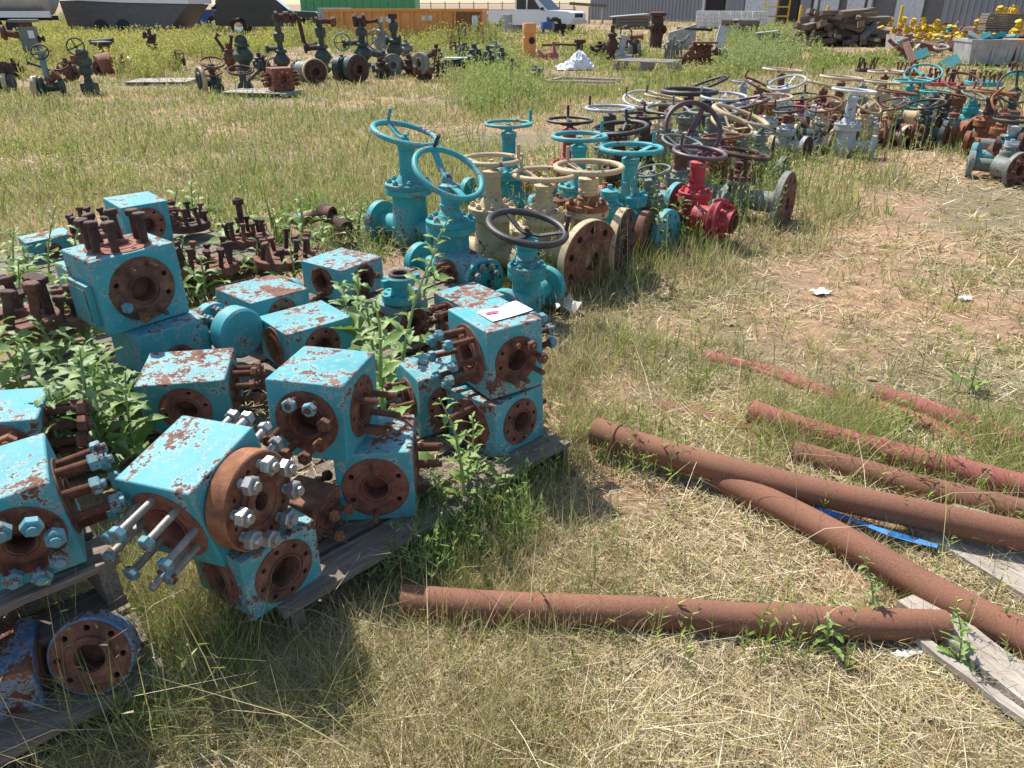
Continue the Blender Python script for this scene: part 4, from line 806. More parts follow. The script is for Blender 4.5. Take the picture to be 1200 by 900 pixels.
for i, (x, y, h, mt, lb) in enumerate([(20, 92, 22, 'rustdk', 'dark squat valve in the grass below the block valve at far left'), (82, 96, 26, 'rust', 'rusty lever fitting between the yoke valve and the upright green valve'), (152, 86, 16, 'cream', 'small pale fitting right of the red brown casting'), (208, 82, 20, 'rustdk', 'dark stub in the flowering weeds, left of the jointed scrap'), (306, 88, 24, 'green', 'green stub valve between the bulbous head and the first tree valve'), (352, 94, 22, 'ggreen', 'grey green valve with a wheel between the two tall tree valves'), (402, 90, 24, 'green', 'green valve between the cream rimmed and green rimmed flanges'), (446, 92, 22, 'green', 'green valve left of the ringed flange'), (480, 90, 24, 'rustdk', 'dark rusty valve between the ringed flange and the grey flange'), (514, 92, 20, 'rustdk', 'dark lump of fittings in front of the white sheet'), (702, 66, 16, 'rustdk', 'low black valve left of the pump'), (728, 66, 20, 'ggreen', 'grey canister between the pump and the motor')]):
    wellhead(lb, (x, y), bulge(0, h, 6 + i % 3), mt, [([(-11 + i % 5, 0, h * .5), (10, 0, h * (.45 + .12 * (i % 3)))], 2.8, mt), ([(3, 1, h * .3), (6, -4, h * .9)], 1.6, 'rustdk')], [(-5 + 3 * (i % 4), -6, h * (.5 + .1 * (i % 4)), 6.5, 60, 25 - 9 * (i % 5), 'rustdk')] if i % 2 else (), [(8, -3, h * .35, 7, 3, -60 + 20 * (i % 3), mt, 'rustdk')] if i % 3 else ())
# red ported block on its own pallet
p, u = unit(331, 112)
block('small red block with studs on all sides on a low pallet in the field', (p.x, p.y, .30), (0, 0, 33), (.40, .40, .40), M['rustred'], {'-x': dict(bore=.07, ring=.14, n=8, studs=ring(range(8), .12, 'rustred'), sr=.018, rmat=M['rustred']), '-y': dict(bore=.06, ring=.15, n=8, studs=ring(range(8), .08, 'rustred'), sr=.018, rmat=M['rustred']), '+x': dict(ring=.14, n=8, studs=ring(range(8), .14, 'rustred'), sr=.018, rmat=M['rustred'])}, group='blocks out in the field')
pallet('low broken pallet under the red block in the field', (p.x - .35, p.y, 0), R(-12), 1.3, .8, .09, 5, 'woodpale')
p = at(192, 98); pallet('grey broken pallet lying in the grass at the left of the field', p, R(4), 1.3, 1.0, .08, 5, 'woodpale')
p = at(758, 84); pallet('pale pallet standing on another, in the grass below the dark pumps', p, R(-28), 1.5, 1.1, .28, 5, 'woodpale', gap=.12)
o = empty('broken_crate', at(685, 97), (0, 0, R(-14)), 'broken square of pale timbers lying in the grass', 'broken crate')
for x, y, L, a in ((0, -.45, 1.5, .12), (0.1, .4, 1.4, -.2), (-.7, 0, .9, 1.4)): board('board', L, .08, .05, M['woodpale'], o, T(x, y, .05) @ RZ(a))
# orange spool, red bits, sheet, pumps, brown stub
wellhead('upright orange spool with a wide top collar standing in the weeds', (620, 68), [(7.6, 0), (7.8, 22), (6.2, 24), (6.2, 26), (8, 27), (8, 36), (7.5, 37)], 'orange', [([(3, -6, 19), (3, -8.6, 19)], 2.2, 'rustdk')], cat='spool', name='orange_spool')
wellhead('red elbow fitting lying beside the orange spool', (634, 70), [], 'pink', [([(-5, 0, 7), (4, 0, 3), (8, 0, 3)], 3.4, 'pink')], cat='pipe fitting', name='red_fitting')
wellhead('small upright red fitting right of the red elbow', (649, 70), [(5, 0), (5, 6), (3, 9), (1.6, 12), (1.6, 17), (2.4, 17), (2.4, 19)], 'pink', [([(-6, 0, 4), (4, 0, 5)], 3, 'pink')], cat='pipe fitting', name='red_fitting')
p, u = unit(676, 82); o = empty('plastic_sheet', p, (0, 0, .1), 'crumpled white plastic sheet thrown over scrap in the grass', 'plastic sheet'); n = 26; vs = []; fs = []
for i in range(n):
    for j in range(n):
        a, c = i / (n - 1) * 2 - 1, j / (n - 1) * 2 - 1; h = max(0, 1 - abs(a + .25 * c) ** 2) * max(0, 1 - c * c) ** .5
        hh = h * 11 * (.75 + .5 * math.sin(a * 4 + 1)) + (abs(math.sin(a * 7 + c * 5)) * 4 + abs(math.sin(a * 13 - c * 9)) * 2.2 + rnd.uniform(0, 1.2)) * (.25 + h)
        vs.append((a * 24 * u + rnd.uniform(-.6, .6) * u, c * 14 * u, hh * u))
for i in range(n - 1):
    for j in range(n - 1): fs.append((i * n + j, (i + 1) * n + j, (i + 1) * n + j + 1, i * n + j + 1))
MB().add(vs, fs).build('sheet', M['plastic'], o, ang=18)
wellhead('rusty rail with end brackets behind the plastic sheet', (665, 64), [], 'rustdk', [([(-30, 0, 10), (-8, 0, 11), (14, 0, 10)], 1.2, 'rustdk'), ([(14, 0, 0), (14, 0, 16)], 4, 'rustdk')], cat='rail', name='rail')
wellhead('black pump with a hose loop standing above the pale pallet', (716, 72), bulge(0, 38, 7), 'rustdk', [([(8, 0, 24), (10, 0, 36), (16, 0, 38), (22, 0, 32), (22, 0, 22)], .9, 'black'), ([(10, 0, 8), (14, 0, 28)], 4, 'grey')], boxes=[(14, 0, 4, 20, 10, 6, 'grey', 'base')], cat='pump', name='pump')
wellhead('rusty flat topped motor right of the black pump', (742, 70), [(6, 0), (7, 10), (7, 18), (4, 22)], 'rustdk', [([(-8, 0, 24), (10, 0, 25)], 2.2, 'rustor'), ([(-6, 0, 10), (8, 0, 12)], 5, 'ggreen')], cat='motor', name='motor')
wellhead('tall dark brown column with a wide cap in the weeds', (768, 56), [(7, 0), (7.5, 10), (7, 30), (6, 33), (10, 34), (10, 37), (6, 38)], 'rustdk', [([(-3, -6, 22), (-8, -7, 20)], 2.5, 'rustdk'), ([(5, -6, 20), (6, -9, 19)], 3.2, 'rustdk')], cat='column', name='column')
wellhead('grey bushy bundle of wire and pipe left of the rusty scrap heap', (786, 74), [], 'ggreen', [([(-9 + 3 * i, 0, 0), (-7 + 2.4 * i, 0, 14 + 5 * (i % 3)), (-10 + 4 * i, -2, 20 + 3 * (i % 4))], 1.2, 'ggreen') for i in range(8)], cat='wire bundle', name='wire_bundle')
wellhead('rusty tangled heap of scrap under a brown plate in the weeds', (815, 76), [], 'scrap', [([(-24 + 6 * i, 2 * (i % 3), 1), (-14 + 3.4 * i, 0, 9 + 3 * (i % 4)), (-6 + 2.6 * i, 2, 17 + 2 * (i % 3))], 2.2, 'scrap') for i in range(9)] + [([(-20, 0, 6), (24, 0, 14)], 3, 'scrap'), ([(26, 0, 10), (34, 0, 14)], 4, 'black')], boxes=[(8, 0, 24, 28, 20, 2, 'rust', 'plate')], cat='scrap heap', name='scrap_heap')
p, u = unit(800, 58); o = empty('concrete_box', p, (0, 0, R(18)), 'slanting grey concrete box with an open dark side', 'concrete box')
MB().prism([(-20 * u, 0), (16 * u, -2 * u), (16 * u, 27 * u), (-20 * u, 18 * u)], 0, 3 * u).build('panel', M['concrete'], o); MB().box((18 * u, 10 * u, 22 * u), (36 * u, 20 * u, 2.5 * u), RY(.05)).build('lid', M['dark'], o); MB().box((15 * u, 12 * u, 12 * u), (2 * u, 18 * u, 24 * u)).build('end', M['concrete'], o)
p, u = unit(842, 56); o = empty('white_board', p, (R(-14), R(14), 0), 'white board leaning in the weeds right of the rusty heap', 'board'); MB().box((0, 0, 12 * u), (11 * u, 2 * u, 24 * u)).build('panel', M['white'], o)
for i, (x, y, w_, h_) in enumerate([(855, 42, 22, 16), (872, 46, 26, 20), (898, 54, 24, 14), (738, 34, 40, 14)]):
    p, u = unit(x, y); o = empty('timber_crate', p, (0, 0, rnd.uniform(-.3, .3)), ['grey timber crate standing on end behind the white board', 'low grey crate with a tilted lid near the white tanks', 'dark open crate at the edge of the tall weeds', 'wide low crate with a white top behind the brown column'][i], 'crate', 'old crates in the weeds')
    for k in range(4): MB().box((0, -w_ * .3 * u, h_ * u * (k + .5) / 4), (w_ * u, .03, h_ * u / 4 - .03)).build('slat', M['wood'], o)
    MB().box((0, 0, h_ * u + .03), (w_ * u * 1.05, w_ * .66 * u, .05), RY(rnd.uniform(-.1, .1))).build('lid', M['concrete' if i else 'wood'], o); MB().box((0, 0, h_ * u * .5), (w_ * u * .95, w_ * .5 * u, h_ * u * .95)).build('dark_inside', M['dark'], o)  # near-black core paints the shade inside the crate

# ------------------------------------------------------------------ far row: vehicles, containers, building
p = Vector((-8.2, 37, 0)); o = empty('roll_off_dumpster', p, (0, 0, R(-3)), 'long orange open dumpster with ribbed sides behind the tall weeds', 'dumpster'); L = 6.9
MB().box((L / 2, 0, .72), (L, .06, 1.1)).build('side', M['orange'], o); MB().box((L / 2, 2.3, .72), (L, .06, 1.1)).build('side', M['orange'], o)
MB().box((0, 1.15, .72), (.06, 2.3, 1.1)).build('end', M['orange'], o); MB().box((L, 1.15, .72), (.06, 2.3, 1.1)).build('end', M['orange'], o); MB().box((L / 2, 1.15, .2), (L - .1, 2.2, .06)).build('floor', M['rust'], o)
for y in (-.03, 2.33): MB().box((L / 2, y, 1.30), (L + .1, .14, .10)).build('top_rail', M['orange'], o)
for k in range(11):
    if k in (10,): continue
    MB().box((.15 + k * .62, -.075, .7), (.10, .09, 1.1)).build('rib', M['orange'], o)
MB().box((L - .65, -.05, .7), (1.2, .05, 1.06)).build('door_panel', M['rustor'], o)
MB().box((2.7, -.05, .95), (.5, .02, .22)).build('plate', M['plastic'], o); MB().box((4.5, -.05, 1.0), (.45, .02, .2)).build('plate', M['plastic'], o); MB().box((6.6, -.09, .9), (.25, .02, .4)).build('plate', M['plastic'], o)
for k in range(4): MB().cyl(.12, -.1, .1, 14, T(.6 + 2.1 * k, 0, .12) @ RX(PI / 2)).build('wheel', M['rustdk'], o)
o = empty('green_container', Vector((-15.2, 62, 0)), (0, 0, R(-2)), 'long green container behind the orange dumpster', 'container')
b = MB(); b.box((4, 1, 1.3), (8.4, 2.4, 2.4)); b.build('body', M['gcont'], o)
for k in range(14): MB().box((.1 + k * .6, -.25, 1.3), (.12, .1, 2.4)).build('rib', M['gcont'], o)
p, u = unit(395, 40); o = empty('grey_bin', p, (0, 0, .05), 'grey steel skip standing in front of the dumpster', 'skip'); b = MB(); b.box((0, 0, 15 * u), (33 * u, 24 * u, 22 * u), taper=1.06); b.build('body', M['bin'], o); MB().box((0, 0, 26.6 * u), (36 * u, 26 * u, 1.6 * u)).build('rim', M['bin'], o)
for i, (x, y) in enumerate(((577, 37), (597, 38), (608, 38))):
    p, u = unit(x, y); o = empty('drum', p, (0, 0, 0), ['pinkish grey drum left of the white pickup', 'pale drum next to the pinkish one below the pickup', 'grey drum third from the dumpster end'][i], 'drum', 'old drums'); b = MB()
    b.lathe([(0, 0), (9 * u, 0), (9 * u, 6 * u), (9.4 * u, 6.4 * u), (9 * u, 6.8 * u), (9 * u, 12 * u), (9.4 * u, 12.4 * u), (9 * u, 12.8 * u), (9 * u, 19 * u), (8.4 * u, 19.2 * u), (8.2 * u, 18.6 * u), (0, 18.6 * u)], 24); b.build('body', m_plain('drum_paint', (.36, .31, .29), .6) if i == 0 else M['bin'], o)

def pickup(label, loc, yaw, paint, cap=False, cat='pickup truck', name='pickup_truck'):
    """nose towards local +X"""
    root = empty(name, loc, (0, 0, yaw), label, cat, 'vehicles parked along the far edge')
    m = M[paint]; Wd = 1.9
    def arch(cx, r=.46, n=8): return [(cx - r * math.cos(PI * k / n), .42 + r * math.sin(PI * k / n)) for k in range(n + 1)]
    low = [(-2.75, .5), (-2.1, .45)] + arch(-1.55) + [(-1.05, .42), (1.1, .42)] + arch(1.75) + [(2.3, .45), (2.75, .5), (2.8, .8), (2.72, 1.08), (2.55, 1.15), (1.15, 1.2), (-2.75, 1.2)]
    MB().prism(low, -Wd / 2, Wd / 2).build('body', m, root, ang=25)
    cab = [(-.95, 1.2), (1.2, 1.2), (.45, 1.82), (.2, 1.88), (-.75, 1.88), (-.95, 1.7)] if not cap else [(-2.6, 1.2), (1.2, 1.2), (.45, 1.82), (.2, 1.88), (-2.3, 1.86), (-2.6, 1.7)]
    MB().prism(cab, -Wd / 2 + .08, Wd / 2 - .08).build('cab', m, root, ang=25)
    for sy in (-1, 1):
        for x0, x1 in ((-.85, -.2), (-.12, .75)) + (((-2.4, -.95),) if cap else ()):
            MB().prism([(x0, 1.25), (x1, 1.25), (min(x1, .95 - .05) - (.42 if x1 > .5 else 0), 1.76), (x0 + .03, 1.76)], -.005, .005, T(0, sy * (Wd / 2 - .074), 0)).build('side_window', M['glass'], root)
        MB().box((2.78, sy * .72, .93), (.06, .36, .18)).build('headlight', M['lampglass'], root)
        MB().box((-2.77, sy * .83, 1.0), (.05, .18, .3)).build('tail_light', M['redlamp'], root)
        MB().box((.95, sy * (Wd / 2 + .1), 1.28), (.1, .2, .15)).build('mirror', M['rubber'], root)
        for x in (-1.55, 1.75):
            wl = empty('wheel', (x, sy * .84, .40)); wl.parent = root
            MB().lathe([(.24, -.12), (.38, -.12), (.40, -.09), (.40, .09), (.38, .12), (.24, .12)], 28, RX(PI / 2)).build('tyre', M['rubber'], wl)
            MB().lathe([(0, -.07), (.14, -.09), (.24, -.11), (.245, 0), (.24, .11), (.14, .09), (0, .07)], 20, RX(PI / 2)).build('rim', M['chrome'], wl)
    MB().prism([(1.16, 1.24), (.48, 1.80), (.46, 1.80), (1.14, 1.24)], -.8, .8).build('windscreen', M['glass'], root, T(.025, 0, .012))
    MB().box((2.82, 0, .6), (.14, 1.86, .2)).build('bumper', M['chrome'], root); MB().box((-2.82, 0, .6), (.14, 1.8, .2)).build('bumper', M['chrome'], root)
    MB().box((2.79, 0, .93), (.05, 1.02, .2)).build('grille', M['rubber'], root)
    MB().prism([(-2.7, 1.205), (-1.02, 1.205), (-1.02, 1.215), (-2.7, 1.215)], -.8, .8).build('bed', M['dark'], root) if not cap else None
    return root
def ground_at(px, dist): return Vector(((px - 600) / 890. * (dist * CP + CAM_H * SP), dist, 0))
pickup('white pickup truck parked side on behind the yellow pipe', ground_at(628, 50), R(-30), 'carwhite')
pickup('blue pickup truck at the left behind the tall weeds', ground_at(224, 52), R(-165), 'carblue')
pickup('dark covered truck with a red tail light left of the dark van', ground_at(278, 56), R(172), 'cardark', True)
pickup('dark van parked left of the green container', ground_at(318, 47), R(8), 'cardark', True, 'van', 'van')
# yellow beam in front of the white truck
p, u = unit(660, 34); o = empty('yellow_beam', p, (0, 0, .1), 'yellow painted beam with brackets lying before the white pickup', 'beam'); MB().tube([(-58 * u, 0, 7 * u), (-30 * u, 0, 8 * u), (-2 * u, 0, 13 * u), (10 * u, 0, 11 * u)], 1.5 * u, 10).build('beam', M['yellow'], o); MB().box((2 * u, 0, 6 * u), (16 * u, 8 * u, 3.5 * u)).build('bracket', M['yellow'], o)
for i, (x, y) in enumerate(((642, 40), (655, 42))):
    p, u = unit(x, y); o = empty('machine_part', p, (0, 0, .2), ['blue painted machine part below the yellow beam', 'black machine part on legs below the yellow beam'][i], 'machine part'); b = MB(); b.box((0, 0, 9 * u), (14 * u, 10 * u, 8 * u)); b.cyl(2 * u, 12 * u, 18 * u, 10); b.build('housing', M['carblue' if i == 0 else 'dark'], o)
    for sx in (-5, 5): MB().box((sx * u, 0, 2.5 * u), (2 * u, 8 * u, 5 * u)).build('leg', M['dark'], o)
p, u = unit(690, 28); o = empty('timber_rack', p, (0, 0, .1), 'brown timber rail on posts in front of the grey building', 'rack'); MB().box((-3 * u, 0, 20 * u), (44 * u, 3 * u, 3 * u), RY(.06)).build('rail', M['wooddark'], o)
for sx in (-18, 0, 16): MB().box((sx * u, 0, 9 * u), (2.4 * u, 2.4 * u, 18 * u)).build('post', M['woodpale'], o)
# tank trailer and grey hulled trailer at far left
o = empty('tank_trailer', Vector((-28.3, 41, 0)), (0, 0, R(5)), 'silver tank trailer with dark running gear at the top left corner', 'trailer')
MB().lathe([(0, -6), (.7, -5.95), (1.0, -5.7), (1.05, -5), (1.05, 5), (1.0, 5.7), (.7, 5.95), (0, 6)], 36, T(0, 0, 2.05) @ RY(PI / 2)).build('tank', M['silver'], o)
MB().box((0, -1.05, 1.1), (12.2, .14, .28)).build('side_rail', M['carwhite'], o); MB().box((0, 0, .92), (11.6, .9, .2)).build('chassis', M['rubber'], o)
for x in (-4.6, -3.4, -2.2, 3.2, 4.4): 
    MB().lathe([(0, -.16), (.28, -.16), (.3, -.12), (.48, -.13), (.52, -.09), (.52, .09), (.48, .13), (0, .13)], 24, T(x, -.9, .52) @ RX(PI / 2)).build('wheel', M['rubber'], o)
for k in range(4): MB().box((-1 + k * 1.3, -.8, .7), (.7, .3, .4)).build('locker', M[('yellow', 'rustred', 'hull', 'bin')[k]], o)
o = empty('hull_trailer', Vector((-19.3, 44, 0)), (0, 0, R(-6)), 'big dark grey hull with a white upper edge right of the tank trailer', 'trailer')
MB().prism([(-3.4, .35), (2.0, .35), (3.2, 1.52), (-.2, 1.58), (-3.6, 1.70)], -1.2, 1.2).build('hull', M['hull'], o); MB().prism([(-3.4, 1.72), (-.2, 1.60), (3.3, 1.54), (3.4, 2.3), (-3.2, 2.3)], -1.28, 1.28).build('upper_panel', M['carwhite'], o)
for x in (-1.6, -.4): MB().lathe([(0, -.14), (.38, -.14), (.42, -.1), (.42, .1), (0, .1)], 24, T(x, -1.12, .42) @ RX(PI / 2)).build('wheel', M['rubber'], o)
# fence far away
o = empty('far_fence', Vector((-12, 92, 0)), (0, 0, 0), 'thin dark picket fence far behind the dumpster', 'fence'); b = MB(); b.box((8, 0, .9), (22, .06, .06)); b.box((8, 0, 1.5), (22, .06, .06)); b.build('rail', M['hull'], o)
for k in range(15): MB().box((-3 + k * 1.55, 0, .85), (.09, .09, 1.7)).build('post', M['hull'], o)
# building
P0 = Vector((8.2, 88, 0)); P1 = Vector((38, 50, 0)); d = P1 - P0; BL = d.length + 30; ya = math.atan2(d.y, d.x)
o = empty('metal_building', P0, (0, 0, ya), 'long grey metal clad building with ribbed walls across the far side', 'building')
MB().box((BL / 2, 6, 3.2), (BL, 12, 6.4)).build('core', M['hull'], o)
def sheet(x0, x1, z0, z1, mat, nm, y=-.12, rib=.42, rd=.07):
    b = MB(); n = int((x1 - x0) / rib); vs = []; 
    prof = []
    for k in range(n + 1):
        x = x0 + (x1 - x0) * k / max(n, 1); prof += [(x, 0), (x + rib * .55, 0), (x + rib * .62, -rd), (x + rib * .92, -rd)]
    prof = [(min(x, x1), y + q) for x, q in prof]
    vs = [(x, q, z0) for x, q in prof] + [(x, q, z1) for x, q in prof]; m = len(prof)
    b.add(vs, [(i, i + 1, m + i + 1, m + i) for i in range(m - 1)]); return b.build(nm, M[mat], o)
sheet(0, 14.6, 0, 6.4, 'siding', 'wall_cladding')
sheet(17.2, 19.2, 0, 6.4, 'siding', 'wall_cladding'); sheet(24.6, 25.6, 0, 6.4, 'siding', 'wall_cladding')
MB().box((16, -.10, 1.4), (2.2, .1, 2.8)).build('door', M['dark'], o)  # near-black panel paints the shade of an open doorway
for x, w_ in ((20.9, 3.2), (27.2, 1.6), (29.4, 1.4), (33.6, 2.0)): MB().box((x, -.13, 2.2), (w_, .12, 4.4)).build('door', M['sidingpale'], o)
MB().box((23.6, -.11, 2.0), (1.7, .1, 4.0)).build('door', M['dark'], o)  # second open doorway, its inner shade painted as a dark panel
for x in (14.9, 26.1, 30.6): MB().box((x, -.2, 3), (.3, .25, 6)).build('post', M['sidingpale'], o)
sheet(36, BL, 0, 6.4, 'siding', 'wall_cladding')
# white tanks in cages
for i in range(6):
    p = ground_at(823 + i * 13, 58 - i * .6); o = empty('caged_tank', p, (0, 0, -.2), 'white square plastic tank in a wire cage, in the row by the building', 'tank', 'white caged tanks by the building')
    MB().box((0, 0, .62), (.95, .95, .95)).build('tank', M['tote'], o); b = MB()
    for k in range(5): b.box((-.46 + .23 * k, -.5, .6), (.025, .025, 1.05)); b.box((0, -.5, .15 + .23 * k), (.98, .025, .025))
    b.build('cage', M['chrome'], o); MB().box((0, 0, .07), (1, 1, .12)).build('base', M['bin'], o)
# yellow stand, posts and fittings
p = ground_at(907, 55); o = empty('yellow_rack', p, (0, 0, -.3), 'yellow steel rack beside the dark doorway of the building', 'rack')
for x in (-.75, 0, .75):
    for y in (0, .8): MB().box((x, y, .95), (.09, .09, 1.9)).build('post', M['yellow'], o)
for z in (.25, .8, 1.35, 1.85): MB().box((0, .4, z), (1.6, .85, .08)).build('shelf', M['yellow'], o)
for i, x in enumerate((935, 966, 1052)):
    o = empty('bollard', ground_at(x, 54), (0, 0, 0), 'yellow bollard in front of the building doors', 'bollard', 'yellow bollards'); MB().lathe([(0, 0), (.09, 0), (.09, 1.35), (.06, 1.42), (0, 1.44)], 14).build('post', M['yellow'], o)
def fitting():
    o = empty('yellow_fitting', (0, 0, 0), (0, 0, 0), 'yellow painted valve fitting in the crowded rows by the building', 'fitting', 'yellow fittings by the building')
    b = MB().lathe([(0, 0), (.2, 0), (.2, .06), (.1, .08), (.14, .2), (.14, .3), (.08, .36), (.08, .44), (.17, .45), (.17, .5), (0, .5)], 12); b.lathe([(0, -.22), (.15, -.22), (.15, -.16), (.09, -.15), (.09, .15), (.15, .16), (.15, .22), (0, .22)], 12, T(0, 0, .24) @ RY(PI / 2)); b.build('casting', M['yellow'], o); return o
fx = [(948 + i * 6, 50, .5) for i in range(3)] + [(976 + i * 5.5, 52, .7) for i in range(6)] + [(1034 + i * 6.5, 44, .15 + .4 * (i % 2)) for i in range(10)] + [(1072 + i * 6, 36, .1) for i in range(16)] + [(1060 + i * 5, 42, .25) for i in range(12)] + [(1140 + i * 5, 38, .6) for i in range(4)] + [(1164 + i * 6, 40, 1.1) for i in range(4)] + [(1184 + i * 5, 34, .3 + .35 * (i % 2)) for i in range(5)] + [(1095 + i * 7, 34, .1) for i in range(8)]
src = fitting()
for i, (x, dd, z) in enumerate(fx):
    f = src if i == 0 else copy_tree(src); q = ground_at(x, dd); f.location = (q.x, q.y, z); f.rotation_euler = (rnd.uniform(-.4, .4), rnd.uniform(-.6, .6), rnd.uniform(0, 6)); s = rnd.uniform(.55, .8); f.scale = (s, s, s)
for i, (x, dd, w_, h_) in enumerate(((1052, 45, 3.2, .3), (1112, 37, 5.5, .12), (1150, 39, 1.4, .6), (960, 51, 2.2, .45), (1186, 41, 1.3, 1.1), (1188, 35, 1.4, .3))):
    q = ground_at(x, dd); o = empty('timber_rack', q, (0, 0, rnd.uniform(-.1, .05)), ['low timber rack under the yellow fittings left of the scrap', 'long low timber rack under the nearest yellow fittings', 'timber rack with yellow fittings beside the board stack', 'timber rack under yellow fittings left of the timber pile', 'tall timber rack with yellow fittings above the board stack', 'timber rack with yellow fittings at the right border'][i], 'rack', 'racks under the yellow fittings')
    MB().box((0, 0, h_ - .04), (w_, .9, .08)).build('top', M['wood'], o)
    for sx in (-.45, 0, .45): MB().box((sx * w_, 0, max(.02, (h_ - .08) / 2)), (.1, .8, max(.04, h_ - .08))).build('leg', M['wood'], o)
# timber pile
src = None; c0 = at(990, 54); ii = 0
for lay in range(9):
    n = 11 - lay
    for k in range(n):
        L = rnd.uniform(1.3, 2.6); w_ = rnd.uniform(.15, .28)
        o = empty('timber', (0, 0, 0), (0, 0, 0), 'dark weathered railway timber in the jumbled pile before the building', 'timber', 'jumbled pile of old timbers')
        board('beam', L, w_, w_ * rnd.uniform(.6, 1), M['wooddark'] if rnd.random() < .75 else M['wood'], o, I4)
        o.location = (c0.x + (k - n / 2 + .5) * .34 + rnd.uniform(-.2, .2), c0.y + rnd.uniform(0, .9), (.10 + lay * .145) + rnd.uniform(-.03, .04)); o.rotation_euler = (rnd.uniform(-.3, .3), rnd.uniform(-.3, .3), rnd.choice((rnd.uniform(-.6, .6), rnd.uniform(.3, 2.4))))
p = at(1052, 56); o = empty('leaning_door', (p.x, p.y, .1), (R(38), R(8), R(-12)), 'pale plank door leaning against the right end of the timber pile', 'door')
for k in range(5): board('plank', 1.0, .16, .03, M['woodpale'], o, T(-.4 + .17 * k, 0, .1 * (k % 2) * .1) @ RZ(PI / 2))
# steel bins with turquoise scrap
for i, (x, w_) in enumerate(((1158, 46), (1211, 46))):
    p, u = unit(x, 78); o = empty('steel_bin', p, (0, 0, R(-4)), ['grey steel bin heaped with turquoise scrap at the right', 'second grey steel bin with an orange edge, cut by the right border'][i], 'bin', 'grey steel bins')
    b = MB(); w2 = w_ * u; b.box((0, w2 * .45, 14 * u), (w2, w2 * .9, 24 * u), taper=1.12); b.build('body', M['bin'], o); MB().box((0, w2 * .45, 27.5 * u), (w2 * 1.16, w2 * 1.04, 3 * u)).build('rim', M['bin' if i == 0 else 'orange'], o)
    for sx in (-.4, 0, .4): MB().box((sx * w2, -.03 + .0, 13 * u), (.05, .04, 22 * u), RX(.045)).build('rib', M['bin'], o)
    for sx in (-.35, .35): MB().box((sx * w2, w2 * .4, u), (.12, w2 * .8, 2 * u)).build('foot', M['bin'], o)
    for k in range(7):
        s = empty('scrap_piece', (p.x + rnd.uniform(-.5, .5) * w2, p.y + rnd.uniform(.1, .8) * w2, 29.5 * u + rnd.uniform(0, 3) * u), (rnd.uniform(-.7, .7), rnd.uniform(-.7, .7), rnd.uniform(0, 6)), 'piece of metal scrap heaped in the steel bins', 'scrap', 'scrap in the steel bins')
        MB().box((0, 0, 0), (rnd.uniform(.2, .55), rnd.uniform(.1, .3), rnd.uniform(.06, .16))).build('plate', M[('tealv', 'rustdk', 'tealv', 'rust', 'teal', 'rustor', 'tealgrey')[k]], s)
# scrap field between the timber pile and the bins
for k in range(64):
    x = rnd.uniform(1050, 1140); y = rnd.uniform(36, 68) + (x < 1070) * 6; p, u = unit(x, y)
    o = empty('scrap_piece', (p.x, p.y, rnd.uniform(.08, .35)), (rnd.uniform(-.6, .6), rnd.uniform(-.6, .6), rnd.uniform(0, 6)), 'piece of rusty or turquoise scrap in the heap left of the bins', 'scrap', 'scrap heap left of the bins')
    mt = M[rnd.choice(('rust', 'rustdk', 'scrap', 'scrap', 'rustor', 'wood', 'tealv', 'creamrust', 'ggreen', 'rustred', 'woodpale'))]; q = k % 4; b = MB()
    if q == 0: b.box((0, 0, 0), (rnd.uniform(.3, .9), rnd.uniform(.15, .4), rnd.uniform(.05, .2)))
    elif q == 1: b.lathe([(.07, -.2), (.16, -.2), (.16, -.15), (.09, -.14), (.09, .14), (.16, .15), (.16, .2), (.07, .2)], 14)
    elif q == 2: b.tube([(-.5, 0, 0), (-.1, .05, .06), (.3, 0, 0), (.5, -.1, .1)], rnd.uniform(.03, .07), 8)
    else: b.torus(rnd.uniform(.15, .28), .04, 20, 6); b.cyl(.06, -.1, .1, 10)
    b.build('piece', mt, o)
for i, (x, y, w_, h_, ry) in enumerate(((1073, 72, 26, 11, .35), (1112, 80, 20, 13, .45), (1100, 54, 20, 12, -.1))):
    p, u = unit(x, y); o = empty('turquoise_plate', (p.x, p.y, 6 * u), (R(50), -ry, 0), ['long turquoise plate lying in front of the scrap heap', 'turquoise rectangular plate tilted in the weeds below the bins', 'rounded turquoise cover in the scrap heap'][i], 'plate', 'turquoise plates in the scrap'); b = MB()
    if i < 2: b.box((0, 0, 0), (w_ * u, h_ * u, 3 * u))
    else: b.lathe([(0, 4 * u), (6 * u, 3 * u), (9 * u, 0), (9 * u, -3 * u), (0, -3 * u)], 20)
    b.build('plate', M['tealv'], o)
# stack of grey boards
p, u = unit(1167, 50); o = empty('board_stack', p, (0, 0, R(-6)), 'tall stack of grey weathered boards on a pallet above the bins', 'board stack')
for k in range(9): board('board', 40 * u, 20 * u, 2.0 * u, M['wood'], o, T(rnd.uniform(-1, 1) * u, 0, (9 + 2.6 * k) * u) @ RZ(rnd.uniform(-.05, .05)))
for sx in (-16, 0, 16): MB().box((sx * u, 0, 4 * u), (3 * u, 18 * u, 8 * u)).build('stringer', M['wood'], o)
